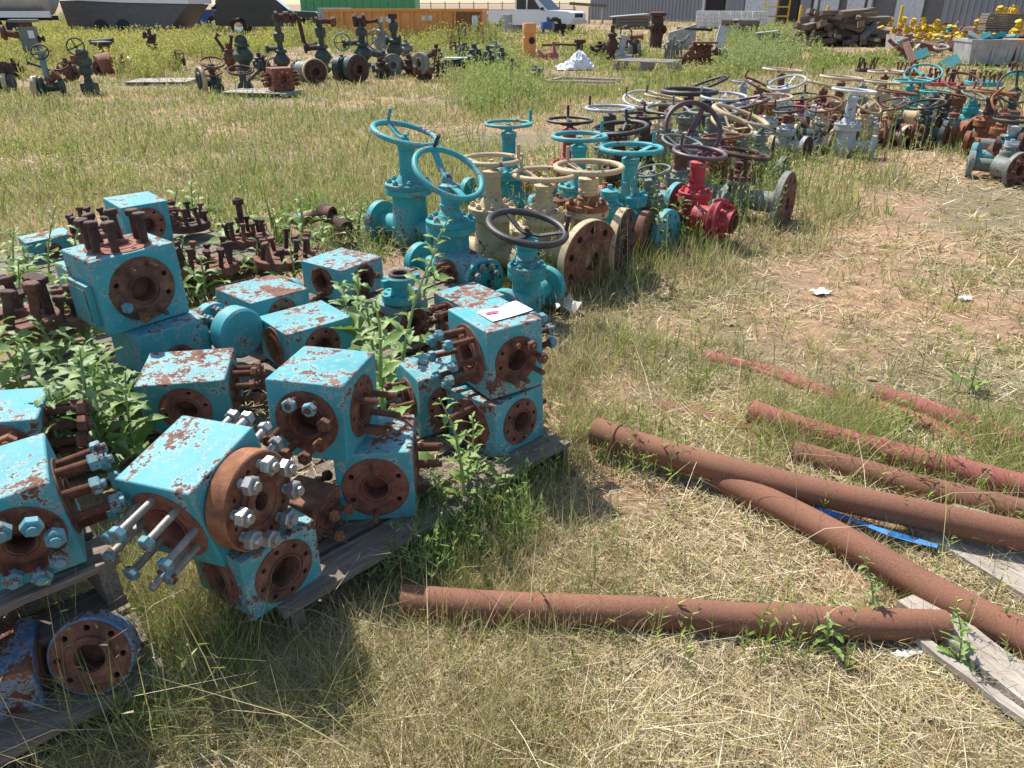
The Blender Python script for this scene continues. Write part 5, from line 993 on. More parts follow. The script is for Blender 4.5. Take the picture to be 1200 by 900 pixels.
# ------------------------------------------------------------------ ground and vegetation
def m_soil():
    t = NT('dry_soil'); tc = t.n('ShaderNodeTexCoord'); v = tc.outputs['Object']
    big = t.noise(v, .55, 5, .6); fine = t.noise(v, 9, 8, .75); tiny = t.noise(v, 70, 5, .7)
    soil = t.ramp(fine, [(.3, (.20, .115, .065)), (.55, (.38, .225, .135)), (.75, (.50, .34, .22))])
    straw = t.ramp(tiny, [(.35, (.075, .055, .03)), (.58, (.24, .19, .10)), (.75, (.45, .38, .22))])  # darkest stop paints the shaded gaps between straws
    t.set(Base_Color=t.mix(t.ramp(big, [(.42, 1.0), (.58, 0.0)]), soil, straw), Roughness=.95)
    h = t.math('ADD', t.math('MULTIPLY', fine, .6), t.math('MULTIPLY', tiny, .4)); t.bump(h, .9, .02); return t.m
b = MB(); b.add([(-400, -30, 0), (400, -30, 0), (400, 800, 0), (-400, 800, 0)], [(0, 1, 2, 3)]); g = b.build('ground', m_soil()); tag(g, kind='structure')

_L = rng.random((256, 256))
def vnoise(x, y, s):
    x = np.asarray(x) * s + 50; y = np.asarray(y) * s + 50; xi = np.floor(x).astype(int); yi = np.floor(y).astype(int); fx = x - xi; fy = y - yi
    fx = fx * fx * (3 - 2 * fx); fy = fy * fy * (3 - 2 * fy); g = lambda a, b_: _L[a % 256, b_ % 256]
    return (g(xi, yi) * (1 - fx) + g(xi + 1, yi) * fx) * (1 - fy) + (g(xi, yi + 1) * (1 - fx) + g(xi + 1, yi + 1) * fx) * fy
def fbm(x, y, s): return (vnoise(x, y, s) + .5 * vnoise(x, y, s * 2.1) + .25 * vnoise(x, y, s * 4.3)) / 1.75
def to_world(px, py):
    dx = (px - 600) / 890.; dy = (450 - py) / 890.; dz = -SP + dy * CP; t = -CAM_H / dz
    return dx * t, (CP + dy * SP) * t
def to_px(x, y):
    d = y * CP + CAM_H * SP; u_ = y * SP - CAM_H * CP; return 600 + 890 * x / d, 450 - 890 * u_ / d
def inpoly(px, py, poly):
    r = np.zeros(len(px), bool); n = len(poly)
    for i in range(n):
        x1, y1 = poly[i]; x2, y2 = poly[(i + 1) % n]
        c = ((y1 > py) != (y2 > py)) & (px < (x2 - x1) * (py - y1) / ((y2 - y1) + 1e-9) + x1); r ^= c
    return r
def scatter(N, y0=14, y1=1000, x0=-150, x1=1350, poly=None):
    """even cover over the survey view: dense near, sparse far, like the eye sees it"""
    px = rng.uniform(x0 - 20 if poly else x0, x1 + 20 if poly else x1, N); py = rng.uniform(max(14, y0 - 4) if poly else y0, y1 + 6 if poly else y1, N)
    if poly:
        s_ = np.clip(py / 160, .18, 1.6); wx = (fbm(px / 40 / s_, py / 40 / s_, 1.0) - .5) * 90 * s_ + rng.normal(0, 9, N) * s_; wy = (fbm(px / 40 + 77, py / 30 + 31, 1.0) - .5) * 45 * s_ + rng.normal(0, 5, N) * s_
        k = inpoly(px + wx, py + wy, poly); px, py = px[k], py[k]
    x, y = to_world(px, py); return x, y, px, py
class Grass:
    def __init__(s): s.V = []; s.C = []; s.n = 0
    def add(s, x, y, z, h, wd, lean, az, col, curve=.45, face=None, ysag=None):
        n = len(x); ph = rng.uniform(0, 2 * PI, n) if face is None else face
        sx, sy = np.cos(ph), np.sin(ph); dx, dy = np.cos(az), np.sin(az); V = np.empty((n, 5, 3), np.float32)
        hs, hc = h * np.sin(lean), h * np.cos(lean)
        for i, (t, wf) in enumerate(((0, .5), (0, -.5), (.55, -.42), (.55, .42), (1, 0))):
            o = hs * t * (curve + (1 - curve) * t); V[:, i, 0] = x + dx * o + sx * wd * wf; V[:, i, 1] = y + dy * o + sy * wd * wf
            V[:, i, 2] = z + hc * t * (1.0 if ysag is None else (1 + ysag * (1 - t)))
        s.V.append(V); s.C.append(np.repeat(col[:, None, :], 5, 1).astype(np.float32)); s.n += n
    def build(s, name, mat):
        V = np.concatenate(s.V).reshape(-1, 3); C = np.concatenate(s.C).reshape(-1, 3); n = s.n
        me = bpy.data.meshes.new(name); me.vertices.add(n * 5); me.vertices.foreach_set('co', V.ravel())
        base = (np.arange(n) * 5)[:, None]; loops = (base + np.array([0, 1, 2, 3, 3, 2, 4])[None]).ravel()
        me.loops.add(n * 7); me.loops.foreach_set('vertex_index', loops.astype(np.int32))
        st = (np.arange(n) * 7)[:, None] + np.array([0, 4])[None]; me.polygons.add(n * 2); me.polygons.foreach_set('loop_start', st.ravel().astype(np.int32))
        me.update(calc_edges=True)
        at_ = me.color_attributes.new('tint', 'FLOAT_COLOR', 'POINT'); at_.data.foreach_set('color', np.concatenate([C, np.ones((len(C), 1), np.float32)], 1).ravel())
        o = link(name, me, mat=mat); return o
def m_blade(name, trans=.35):
    t = NT(name); a = t.n('ShaderNodeAttribute'); a.attribute_name = 'tint'; t.t.nodes.remove(t.b)
    d = t.n('ShaderNodeBsdfDiffuse'); tr = t.n('ShaderNodeBsdfTranslucent'); mx = t.n('ShaderNodeMixShader'); mx.inputs[0].default_value = trans
    t.l(a.outputs['Color'], d.inputs[0]); t.l(a.outputs['Color'], tr.inputs[0]); t.l(d.outputs[0], mx.inputs[1]); t.l(tr.outputs[0], mx.inputs[2]); t.l(mx.outputs[0], t.out.inputs[0]); return t.m
BL_M = m_blade('grass_blade'); DRY_M = m_blade('dead_straw', .12)
def pick(n, cols, p=None, var=.25):
    c = np.array(cols)[rng.choice(len(cols), n, p=p)]; return np.clip(c * (1 + rng.uniform(-var, var, (n, 1))) * (1 + rng.uniform(-.06, .06, (n, 3))), 0, 1)
STRAW = [(.55, .45, .27), (.44, .35, .19), (.66, .58, .41), (.26, .195, .11)]
DRYG = [(.46, .41, .20), (.38, .36, .15), (.29, .29, .10), (.52, .45, .25)]
GREEN = [(.22, .31, .07), (.17, .26, .06), (.30, .37, .11), (.13, .20, .05)]
LETT = [(.24, .34, .13), (.30, .39, .18), (.18, .28, .09)]
MEAD = [(.40, .43, .12), (.34, .39, .12), (.47, .47, .16), (.28, .36, .11)]
YEL = [(.75, .62, .05), (.68, .58, .10)]
def dist(x, y): return np.sqrt(x * x + y * y + CAM_H ** 2)
PALL = [[(95, 690), (350, 730), (675, 520), (610, 430), (480, 300), (330, 260), (90, 225), (-160, 300), (-160, 700)], [(-160, 1000), (70, 900), (240, 800), (140, 700), (-160, 700)]]
def off_pallets(x, y, px, py):
    k = inpoly(px, py, PALL[0]) | inpoly(px, py, PALL[1]); return ~k
def sub(k, *a): return [q[k] for q in a]

# 1. dead straw lying flat everywhere
G = Grass()
x, y, px, py = scatter(330000, 60); n0 = fbm(x, y, 1.4); bare = np.clip((fbm(x + 9, y, .55) - .52) * 5, 0, 1)
for cx, cy, rx, ry in ((1120, 250, 210, 36), (740, 590, 70, 40), (1170, 370, 120, 60), (30, 250, 60, 16), (1000, 335, 200, 40), (760, 410, 80, 30), (1080, 880, 90, 40)): bare = np.maximum(bare, np.clip(1.5 - 1.3 * np.hypot((px - cx) / rx, (py - cy) / ry), 0, .93))
bare = np.maximum(bare, np.clip((.47 - fbm(x + 41, y + 3, 4.5)) * 7, 0, .8) * (py > 250)); k = off_pallets(x, y, px, py) & (rng.random(len(x)) > bare * .88); x, y, px, py, n0 = sub(k, x, y, px, py, n0); n = len(x); d = dist(x, y)
col = pick(n, STRAW + [(.30, .26, .10)], [.32, .26, .2, .12, .1]); far = np.clip((200 - py) / 120, 0, 1)[:, None]; col = col * (1 - far * .25) + np.array([.30, .31, .12]) * far * .25
G.add(x, y, rng.uniform(.001, .018, n), rng.uniform(.018, .085, n) * np.clip(d / 3.2, .75, 2.6), np.clip(.0011 * d, .0014, .02) * rng.uniform(.6, 1.3, n), R(90) - np.abs(rng.normal(0, .22, n)), rng.uniform(0, 2 * PI, n), col, curve=.9)
for zz, poly in ((.125, [(340, 700), (640, 520), (560, 420), (330, 400), (120, 480)]), (.15, [(60, 420), (460, 400), (460, 290), (200, 250), (20, 290)])):
    x, y, px, py = scatter(9000, min(q[1] for q in poly), max(q[1] for q in poly), min(q[0] for q in poly), max(q[0] for q in poly), poly); n = len(x)
    G.add(x, y, zz + rng.uniform(0, .01, n), rng.uniform(.02, .09, n), rng.uniform(.0018, .004, n), R(90) - np.abs(rng.normal(0, .25, n)), rng.uniform(0, 2 * PI, n), pick(n, STRAW + [(.12, .09, .06)]), curve=.9)
tag(G.build('dead_grass_litter', DRY_M), kind='stuff')

# 2. short mixed grass
G = Grass()
x, y, px, py = scatter(260000, 40); n0 = fbm(x, y, 1.1); n1 = fbm(x + 30, y + 7, .5)
p_ = np.clip((n0 - .40) * 3.2, .06, 1) * np.where(py > 560, .8, 1.0)
path = inpoly(px, py, [(700, 400), (960, 300), (1140, 200), (1400, 150), (1400, 480), (1000, 420), (850, 420)]); p_ = np.where(path, p_ * .22, p_)
for cx, cy, rx, ry in ((1120, 250, 150, 26), (740, 590, 60, 35), (1180, 370, 60, 40), (30, 250, 60, 16), (960, 400, 120, 24)): p_ = p_ * np.clip(np.hypot((px - cx) / rx, (py - cy) / ry) * 1.1 - .2, .08, 1)
k = off_pallets(x, y, px, py) & (rng.random(len(x)) < p_); x, y, px, py, n0, n1 = sub(k, x, y, px, py, n0, n1); n = len(x); d = dist(x, y)
gm = (n1 + rng.normal(0, .10, n)) > .61; far = py < 260; gm |= far & (rng.random(n) < .35)
col = np.where(gm[:, None], pick(n, GREEN + MEAD[:2]), pick(n, DRYG + STRAW[:2]))
G.add(x, y, np.zeros(n), (rng.gamma(3, .016, n) + .015) * np.where(far, 1.7, 1.0) * (.7 + n0), np.clip(.0010 * d, .0014, .02) * rng.uniform(.6, 1.4, n), np.abs(rng.normal(.55, .35, n)), rng.uniform(0, 2 * PI, n), col)
tag(G.build('short_grass', BL_M), kind='stuff')

# 3. taller grass: field on the left, tufts by the valves, pallets and pipes
G = Grass()
def tall(N, poly, h, cols, p=None, lean=.35, thr=.40, wk=.0011, wmax=.03, sc=1.0, soft=4):
    x, y, px, py = scatter(N, min(q[1] for q in poly), max(q[1] for q in poly), min(q[0] for q in poly), max(q[0] for q in poly), poly)
    nn = fbm(x + 3, y + 19, sc); k = rng.random(len(x)) < np.clip((nn - thr) * soft, .02, 1); x, y, nn = sub(k, x, y, nn); n = len(x); d = dist(x, y)
    G.add(x, y, np.zeros(n), h * rng.uniform(.4, 1.15, n) * (.65 + .7 * nn), np.clip(wk * d, .0015, wmax) * rng.uniform(.6, 1.3, n), np.abs(rng.normal(lean, .25, n)), rng.uniform(0, 2 * PI, n), pick(n, cols, p))
tall(110000, [(-150, 66), (640, 66), (560, 260), (430, 270), (-150, 330)], .115, MEAD[:3] + DRYG + DRYG + STRAW[:3], None, .5, .30, .0010, .03, .8)
tall(70000, [(-150, 58), (1300, 58), (1300, 130), (700, 150), (-150, 150)], .09, STRAW + DRYG + MEAD[:2], None, .6, .2, .0010, .02, .8)
tall(50000, [(520, 60), (1060, 60), (1010, 90), (880, 90), (700, 120), (560, 140)], .15, MEAD + GREEN + DRYG, None, .3, .30, .0010, .03, .6)
tall(30000, [(520, 250), (720, 150), (1010, 60), (1300, 60), (1300, 120), (1110, 185), (930, 280), (800, 320), (690, 350), (560, 350)], .20, GREEN + DRYG + MEAD[:2], None, .35, .34, .0010, .012, 1.2)
tall(9000, [(700, 355), (840, 320), (960, 270), (1130, 190), (1120, 178), (930, 258), (780, 300), (650, 345)], .17, DRYG + STRAW, None, .5, .3, .0010, .012, 2)
tall(8500, [(640, 540), (720, 500), (700, 400), (645, 380)], .13, DRYG + MEAD[:2] + STRAW, None, .7, .25, .0009, .004, 3)
tall(12000, [(130, 700), (330, 730), (480, 640), (560, 700), (430, 810), (240, 880), (-40, 980), (60, 880), (230, 780)], .16, GREEN[:1] + DRYG + STRAW[:2], None, .7, .30, .0008, .003, 3)
tall(7000, [(90, 660), (270, 670), (340, 735), (260, 760), (130, 740)], .24, GREEN[:2] + DRYG + STRAW[:2], None, .6, .2, .0008, .003, 3)
tall(7000, [(840, 470), (980, 490), (1240, 560), (1240, 590), (1000, 530)], .24, DRYG + MEAD + STRAW[:2], None, .9, .3, .0008, .003, 3)
tall(6000, [(720, 500), (960, 560), (1220, 610), (1220, 640), (900, 580)], .17, DRYG + MEAD[:2] + STRAW[:2], None, .9, .42, .0008, .003, 4)
tall(4200, [(330, 735), (560, 690), (640, 860), (200, 905)], .20, DRYG + GREEN[:2] + STRAW[:2], None, .95, .42, .0008, .003, 4)
tall(20000, [(700, 470), (880, 440), (1060, 500), (1200, 560), (1200, 600), (960, 540), (800, 520)], .17, DRYG + MEAD[:2] + GREEN[:1], None, .7, .40, .0009, .004, 3)
tall(19000, [(740, 395), (1230, 500), (1230, 560), (1000, 500), (830, 440)], .15, DRYG + GREEN, None, .6, .36, .0009, .004, 3)
tall(4200, [(860, 560), (1100, 650), (1150, 700), (1060, 640), (900, 585)], .12, DRYG + [(.16, .12, .08)], None, .8, .3, .0009, .004, 3)
tall(3500, [(470, 690), (1100, 720), (1110, 780), (480, 740)], .11, GREEN + DRYG, None, .5, .52, .0009, .004, 4)
tall(4500, [(480, 600), (660, 520), (700, 560), (560, 690), (460, 680)], .17, GREEN + DRYG, None, .5, .40, .0009, .004, 3)
tall(3200, [(70, 730), (230, 690), (300, 800), (160, 890), (60, 870)], .27, GREEN + DRYG, None, .75, .1, .0008, .003, 3)
tall(3000, [(480, 690), (640, 700), (640, 740), (480, 730)], .12, DRYG + GREEN, None, .7, .2, .0008, .003, 3)
tall(5000, [(740, 560), (1200, 760), (1200, 690), (1000, 600), (840, 550)], .10, DRYG + STRAW, None, .8, .4, .0008, .003, 3)
tall(9000, [(420, 280), (560, 250), (640, 330), (560, 350), (470, 320)], .2, GREEN + LETT, None, .4, .3, .001, .006, 3)
# leaf blades among the bolted flanges on the rear pallets
tall(7000, [(150, 300), (215, 240), (430, 250), (440, 300), (350, 300), (250, 340), (220, 400)], .20, GREEN + LETT + [(.22, .33, .07)], None, .45, .3, .0026, .012, 4)
# matted tufts of the near ground
def tufts(N, poly, nb, h, cols, sp=.03, lean=.8):
    x, y, px, py = scatter(N, min(q[1] for q in poly), max(q[1] for q in poly), min(q[0] for q in poly), max(q[0] for q in poly), poly); k = off_pallets(x, y, px, py); x, y = x[k], y[k]; n = len(x)
    cc = pick(n, cols); s_ = rng.uniform(.5, 1.4, n); X = np.repeat(x, nb); Y = np.repeat(y, nb); C = np.repeat(cc, nb, 0) * rng.uniform(.75, 1.25, (n * nb, 1)); S = np.repeat(s_, nb); m = n * nb
    az = rng.uniform(0, 2 * PI, m); r_ = np.abs(rng.normal(0, sp, m)) * S; d = dist(X, Y)
    G.add(X + np.cos(az) * r_, Y + np.sin(az) * r_, np.zeros(m), h * S * rng.uniform(.4, 1.2, m), np.clip(.0008 * d, .0013, .006) * rng.uniform(.7, 1.4, m), np.abs(rng.normal(lean, .35, m)), az + rng.normal(0, .5, m), np.clip(C, 0, 1))
NEAR = [(330, 560), (640, 420), (800, 330), (1300, 250), (1300, 960), (-100, 960)]
tufts(800, NEAR, 26, .075, STRAW[:3] + STRAW + DRYG); tufts(260, NEAR, 22, .065, GREEN + MEAD[:2]); tufts(500, [(640, 380), (1250, 200), (1250, 440), (700, 520)], 20, .08, STRAW[:3] + DRYG + MEAD[:2]); tufts(700, [(-60, 120), (560, 120), (480, 260), (-60, 300)], 18, .10, STRAW[:3] + DRYG + MEAD)
tufts(160, [(690, 500), (900, 470), (1250, 560), (1250, 640), (900, 600)], 26, .13, DRYG + MEAD[:2], .03, .9); tufts(90, [(470, 690), (1110, 720), (1110, 750), (470, 725)], 20, .10, DRYG + GREEN, .025, .7)
tag(G.build('tall_grass', BL_M), kind='stuff')

# 4. flowering weed meadow at the back
G = Grass()
KEEP = ((676, 86, 40, 16), (757, 88, 45, 14), (690, 100, 60, 12), (815, 80, 40, 12), (990, 62, 70, 14), (1160, 84, 70, 12), (640, 74, 40, 12), (725, 74, 40, 10), (330, 100, 90, 30), (440, 96, 90, 26), (800, 64, 40, 12), (770, 62, 20, 10), (845, 62, 16, 10), (70, 100, 90, 34), (1080, 72, 60, 14), (533, 90, 26, 10))
def weeds(N, poly, h, cols, leafn=9, flower=.5, wk=.0013, lf=.10, thr=.3, sc=.25, fcol=YEL):
    x, y, px, py = scatter(N, min(q[1] for q in poly), max(q[1] for q in poly), min(q[0] for q in poly), max(q[0] for q in poly), poly)
    nn = fbm(x + 13, y + 5, sc); pr = np.clip((nn - thr) * 4, .03, 1)
    for cx, cy, rx, ry in KEEP: pr = pr * np.clip(np.hypot((px - cx) / rx, (py - cy) / ry) - .35, .04, 1)
    k = rng.random(len(x)) < pr; x, y, nn = sub(k, x, y, nn); n = len(x); d = dist(x, y)
    H = h * rng.uniform(.5, 1.1, n) * (.55 + .9 * nn); az = rng.uniform(0, 2 * PI, n); le = np.abs(rng.normal(.12, .10, n)); col = pick(n, cols)
    G.add(x, y, np.zeros(n), H, np.clip(wk * .6 * d, .003, .02), le, az, col * .85)
    for j in range(leafn):
        t = rng.uniform(.12, 1.0, n); o = H * np.sin(le) * t * (.45 + .55 * t); a2 = rng.uniform(0, 2 * PI, n)
        G.add(x + np.cos(az) * o, y + np.sin(az) * o, H * np.cos(le) * t, lf * rng.uniform(.5, 1.3, n) * (1.2 - .6 * t), np.clip(wk * d, .006, .05) * rng.uniform(.6, 1.2, n), rng.uniform(.4, 1.4, n), a2, pick(n, cols), curve=.9)
    for j in range(2):
        f = rng.random(n) < flower * np.clip((fbm(x + 71, y + 17, .33) - .42) * 6, .03, 1); m = f.sum(); o = (H * np.sin(le))[f]
        G.add(x[f] + np.cos(az[f]) * o + rng.normal(0, .02, m), y[f] + np.sin(az[f]) * o + rng.normal(0, .02, m), (H * np.cos(le))[f] * rng.uniform(.9, 1.02, m), np.clip(.0013 * d[f], .012, .05), np.clip(.0014 * d[f], .01, .05), rng.uniform(.2, 1.2, m), rng.uniform(0, 6, m), pick(m, fcol))
weeds(17000, [(-150, 26), (260, 26), (240, 62), (180, 90), (60, 92), (-150, 96)], .52, MEAD + [(.45, .42, .12), (.48, .43, .16), (.40, .38, .12)], 8, .95, fcol=[(.62, .55, .16), (.70, .60, .10), (.5, .5, .2)])
weeds(4500, [(-150, 20), (420, 20), (420, 32), (-150, 34)], .95, LETT + MEAD[:2], 10, .3, thr=.42, sc=.35)
weeds(9000, [(-150, 17), (400, 17), (400, 34), (-150, 34)], .62, MEAD + GREEN, 8, .5)
weeds(4200, [(340, 45), (590, 43), (590, 54), (340, 56)], .80, MEAD + LETT[:1] + DRYG[:2], 9, .6, thr=.1)
weeds(2500, [(360, 36), (580, 34), (580, 52), (360, 52)], .50, MEAD + MEAD + DRYG[:2], 8, .9, thr=.1)
weeds(13000, [(200, 24), (520, 24), (520, 64), (340, 60), (240, 72)], .45, MEAD + MEAD + GREEN[:1] + DRYG[:2], 8, .8)
weeds(17000, [(380, 28), (980, 24), (960, 60), (860, 96), (640, 90), (520, 62)], .27, MEAD + MEAD + GREEN + DRYG, 8, .8, sc=.2, thr=.22)
weeds(2300, [(500, 66), (610, 66), (640, 120), (560, 132), (505, 100)], .50, LETT + MEAD + MEAD + [(.40, .44, .22)], 7, .25, thr=.15)
weeds(3600, [(850, 40), (925, 34), (960, 70), (900, 90), (835, 82)], .60, LETT[:2] + MEAD[:2] + [(.30, .36, .18), (.38, .42, .24)], 11, .15, thr=.1)
weeds(5500, [(950, 58), (1080, 60), (1060, 80), (960, 80)], .20, GREEN + MEAD, 8, .05, thr=.1)
weeds(2600, [(1050, 66), (1200, 74), (1300, 90), (1180, 96), (1060, 84)], .28, GREEN + MEAD[:1], 10, .1, thr=.1)
weeds(2600, [(540, 300), (640, 240), (780, 190), (1000, 120), (1140, 110), (1110, 182), (930, 275), (800, 312), (690, 345), (580, 350)], .52, LETT + MEAD + DRYG[:2], 10, .1, thr=.40, sc=1.6, lf=.05)
weeds(6500, [(560, 240), (760, 180), (1000, 110), (1140, 100), (1100, 170), (900, 240), (760, 300), (600, 330)], .36, GREEN + LETT + MEAD[:1], 9, .12, thr=.36, sc=1.3, lf=.05)
weeds(2600, [(640, 380), (1200, 420), (1200, 800), (500, 800)], .18, GREEN + MEAD[:2], 9, .25, thr=.52, sc=2.0, lf=.035)
weeds(1100, [(420, 620), (640, 560), (640, 640), (450, 720)], .16, GREEN + LETT, 9, .15, thr=.45, sc=2.5, lf=.04)
weeds(120, [(-20, 660), (240, 690), (260, 880), (-20, 900)], .42, DRYG + GREEN[:2], 4, .25, thr=.2, sc=2, lf=.03)
weeds(4200, [(-60, 100), (600, 100), (520, 260), (-60, 300)], .24, MEAD + MEAD + GREEN, 7, .5, thr=.38, sc=.8, lf=.05)
tag(G.build('flowering_weeds', BL_M), kind='stuff')

# 5. long thin stalks arching over the ground
G = Grass()
for poly, N, h in (([(120, 680), (560, 640), (640, 900), (0, 960)], 150, .5), ([(640, 420), (1000, 480), (1150, 700), (800, 650)], 110, .5), ([(560, 680), (1200, 700), (1200, 900), (560, 900)], 60, .35), ([(500, 380), (640, 340), (700, 420), (660, 560)], 60, .4), ([(0, 250), (420, 250), (420, 420), (0, 500)], 34, .55), ([(-20, 690), (200, 690), (200, 880), (-20, 880)], 40, .5)):
    x, y, px, py = scatter(N, min(q[1] for q in poly), max(q[1] for q in poly), min(q[0] for q in poly), max(q[0] for q in poly), poly); n = len(x)
    G.add(x, y, np.full(n, .01), h * rng.uniform(.5, 1.2, n), rng.uniform(.0016, .0028, n), rng.uniform(.75, 1.4, n), rng.uniform(0, 2 * PI, n), pick(n, STRAW[:3] + DRYG[:2]), curve=.3)
x, y, px, py = scatter(5200, 230, 960); k = off_pallets(x, y, px, py); x, y = x[k], y[k]; n = len(x)
G.add(x, y, rng.uniform(.004, .03, n), rng.uniform(.10, .28, n), rng.uniform(.0016, .003, n), R(90) - np.abs(rng.normal(0, .12, n)), rng.uniform(0, 2 * PI, n), pick(n, STRAW), curve=.8)
tag(G.build('dry_stalks', DRY_M), kind='stuff')

# 6. small stones and clods on the bare soil
x, y, px, py = scatter(2600, 200, 960); k = off_pallets(x, y, px, py) & (fbm(x + 9, y, .9) > .46); x, y = x[k], y[k]; n = len(x)
O = np.array([(1, 0, 0), (-1, 0, 0), (0, 1, 0), (0, -1, 0), (0, 0, 1), (0, 0, -1), (.7, .6, .35), (-.6, .7, .3), (-.7, -.6, .4), (.65, -.7, .35)], float)
s_ = rng.gamma(2, .0035, n) + .003; V = O[None] * s_[:, None, None] * rng.uniform(.6, 1.3, (n, 10, 3)); V[:, :, 2] *= .7; V += np.stack([x, y, s_ * .2], 1)[:, None]
F_ = np.array([(4, 6, 7), (4, 7, 8), (4, 8, 9), (4, 9, 6), (6, 0, 2), (6, 2, 7), (7, 2, 1), (7, 1, 8), (8, 1, 3), (8, 3, 9), (9, 3, 0), (9, 0, 6)])
me = bpy.data.meshes.new('stones'); me.from_pydata(V.reshape(-1, 3).tolist(), [], (F_[None] + (np.arange(n) * 10)[:, None, None]).reshape(-1, 3).tolist())
tag(link('small_stones', me, mat=m_plain('stone', (.36, .25, .17), .95, 0, .35, 40, .3)), kind='stuff')

# ------------------------------------------------------------------ broad leaved weeds, each a plant of its own
def m_leaf(name, a, b_):
    t = NT(name); v = t.coords(); n = t.noise(v, 9, 4, .6); c = t.mix(t.ramp(n, [(.3, 0.0), (.7, 1.0)]), a, b_); oi = t.n('ShaderNodeObjectInfo'); c = t.mix(t.ramp(oi.outputs['Random'], [(0.0, 0.0), (1.0, .55)]), c, (.12, .21, .045)); t.set(Base_Color=c, Roughness=.55)
    tr = t.n('ShaderNodeBsdfTranslucent'); t.l(c, tr.inputs[0]); mx = t.n('ShaderNodeMixShader'); mx.inputs[0].default_value = .3; t.l(t.b.outputs[0], mx.inputs[1]); t.l(tr.outputs[0], mx.inputs[2]); t.l(mx.outputs[0], t.out.inputs[0])
    t.bump(t.noise(v, 60, 3, .6), .4, .002); return t.m
LEAFM = [m_leaf('lettuce_leaf', (.13, .24, .04), (.31, .43, .11)), m_leaf('thistle_leaf', (.15, .24, .07), (.31, .40, .17))]
STEMM = m_plain('weed_stem', (.24, .30, .12), .6)
def leaf(b, base, az, el, L, W, droop, lobes=4, twist=0):
    n = 18; vs = []; fs = []; p = Vector(base); e = el
    for i in range(n + 1):
        t = i / n; wv = W * (math.sin(PI * min(1, t * .92 + .06)) ** .7) * (.42 + .58 * (1 - ((t * lobes + .35) % 1.0)) ** .8) * (1 if t < .99 else .05)
        d = Vector((math.cos(az) * math.cos(e), math.sin(az) * math.cos(e), math.sin(e))); sd = Vector((-math.sin(az), math.cos(az), 0)); up = sd.cross(d) * -1
        sd = (sd * math.cos(twist * t) + up * math.sin(twist * t))
        wob = math.sin(t * 9 + az * 3) * W * .16
        vs += [tuple(p + sd * wv + up * (wv * .35 + wob)), tuple(p), tuple(p - sd * wv + up * (wv * .35 - wob))]
        p = p + d * (L / n); e -= droop / n
    for i in range(n):
        for k in range(2): fs.append((i * 3 + k, i * 3 + k + 1, i * 3 + k + 4, i * 3 + k + 3))
    b.add(vs, fs)
def weed_plant(H, nl, Ll, mat, seed, lean=.15):
    r = random.Random(seed); root = empty('leafy_weed'); az0 = r.uniform(0, 6); pts = []; n = 7
    for i in range(n): t = i / (n - 1); pts.append((math.cos(az0) * lean * H * t * t + r.uniform(-.006, .006), math.sin(az0) * lean * H * t * t, H * t))
    MB().tube(pts, [.008 * (1 - .75 * i / (n - 1)) + .001 for i in range(n)], 8).build('stem', STEMM, root)
    b = MB()
    for k in range(nl):
        t = (k + .5) / nl; i = min(n - 2, int(t * (n - 1))); q = Vector(pts[i]).lerp(Vector(pts[i + 1]), t * (n - 1) - i)
        L = Ll * (1.15 - .8 * t) * r.uniform(.7, 1.2); leaf(b, q, k * 2.4 + r.uniform(-.5, .5), r.uniform(.25, 1.0), L, L * r.uniform(.12, .21), r.uniform(.5, 1.7), r.choice((3, 4, 5)), r.uniform(-.8, .8))
    b.build('foliage', mat, root, ang=180); return root
protos = {'a': weed_plant(.42, 22, .20, LEAFM[0], 1), 'b': weed_plant(.34, 24, .19, LEAFM[1], 2), 'c': weed_plant(.58, 26, .15, LEAFM[0], 3, .25), 'd': weed_plant(.20, 12, .15, LEAFM[0], 4)}
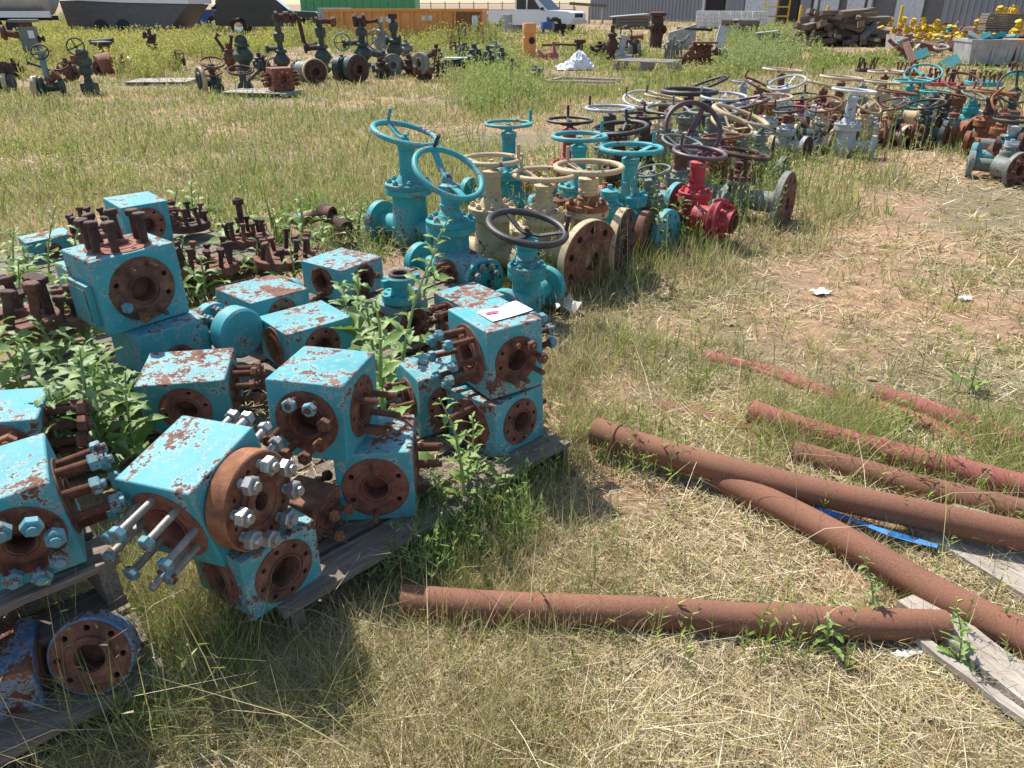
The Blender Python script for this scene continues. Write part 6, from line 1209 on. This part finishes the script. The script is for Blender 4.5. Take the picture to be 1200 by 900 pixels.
PW = [('a', 55, 430, .10, 1.0), ('b', 95, 470, .15, 1.1), ('a', 120, 520, .12, 1.0), ('b', 62, 500, .20, 1.1), ('a', 35, 400, .2, .9), ('b', 145, 500, .12, 1.0), ('a', 105, 420, .14, 1.2), ('c', 85, 400, .14, 1.0), ('b', 40, 350, .12, .9), ('a', 20, 330, .12, .8), ('b', 130, 560, .12, .9), ('a', 165, 545, .12, .8), ('a', 30, 460, .3, .8), ('b', 70, 540, .25, .8), ('c', 60, 335, .12, .8), ('b', 110, 495, .3, .9),
      ('c', 455, 530, .12, 1.15), ('c', 468, 480, .12, 1.1), ('b', 440, 460, .14, 1.1), ('a', 425, 420, .14, .9), ('b', 410, 400, .14, .9), ('c', 543, 600, .04, .85), ('c', 520, 612, .02, .5), ('c', 560, 580, .03, .6), ('d', 590, 590, .0, 1.0), ('c', 492, 385, .14, 1.0), ('b', 262, 395, .14, .6),
      ('d', 215, 330, .14, 1.2), ('d', 240, 345, .14, 1.1), ('d', 300, 320, .14, 1.1), ('d', 270, 290, .14, 1.2), ('d', 380, 290, .1, 1.0), ('d', 320, 268, .1, 1.2), ('d', 410, 275, .05, 1.0), ('d', 345, 330, .14, 1.0), ('d', 205, 265, .14, 1.3), ('a', 230, 262, .12, .8), ('d', 312, 402, .14, 1.0), ('d', 420, 275, .05, 1.2), ('d', 355, 275, .08, 1.2),
      ('c', 768, 300, 0, .8), ('a', 785, 285, 0, .9), ('b', 760, 275, 0, 1.0), ('c', 1020, 738, .0, .42), ('d', 965, 760, 0, .55), ('c', 1120, 782, 0, .40), ('d', 620, 500, 0, .9), ('d', 930, 510, 0, .6), ('d', 1060, 500, 0, .6), ('d', 1135, 460, 0, .7), ('a', 640, 320, 0, .7), ('a', 845, 205, 0, .8), ('b', 780, 215, 0, .8)]
used = set()
for i, (kd, x, y, z, s) in enumerate(PW):
    src = protos[kd]; o = src if kd not in used else copy_tree(src); used.add(kd); q = at(x, y, z); o.location = q; o.rotation_euler = (rnd.uniform(-.12, .12), rnd.uniform(-.12, .12), rnd.uniform(0, 6.28)); o.scale = (s, s, s * rnd.uniform(.9, 1.1))
    where = ('broad leaved weed in the green thicket among the left blocks' if i < 16 else 'jagged leaved weed growing between the middle blocks and the pallet edge' if i < 27 else 'low leafy weed among the bolted rusty flanges' if i < 40 else 'leafy weed growing against the front row of valves' if i < 43 or i > 49 else 'small green weed beside the rusty pipes')
    grp = where.split(' ', 1)[1]
    tag(o, where, 'weed', 'weeds: ' + ('left thicket' if i < 16 else 'middle pallet' if i < 27 else 'around the bolted flanges' if i < 40 else 'by the valves' if i < 43 or i > 49 else 'by the pipes'))
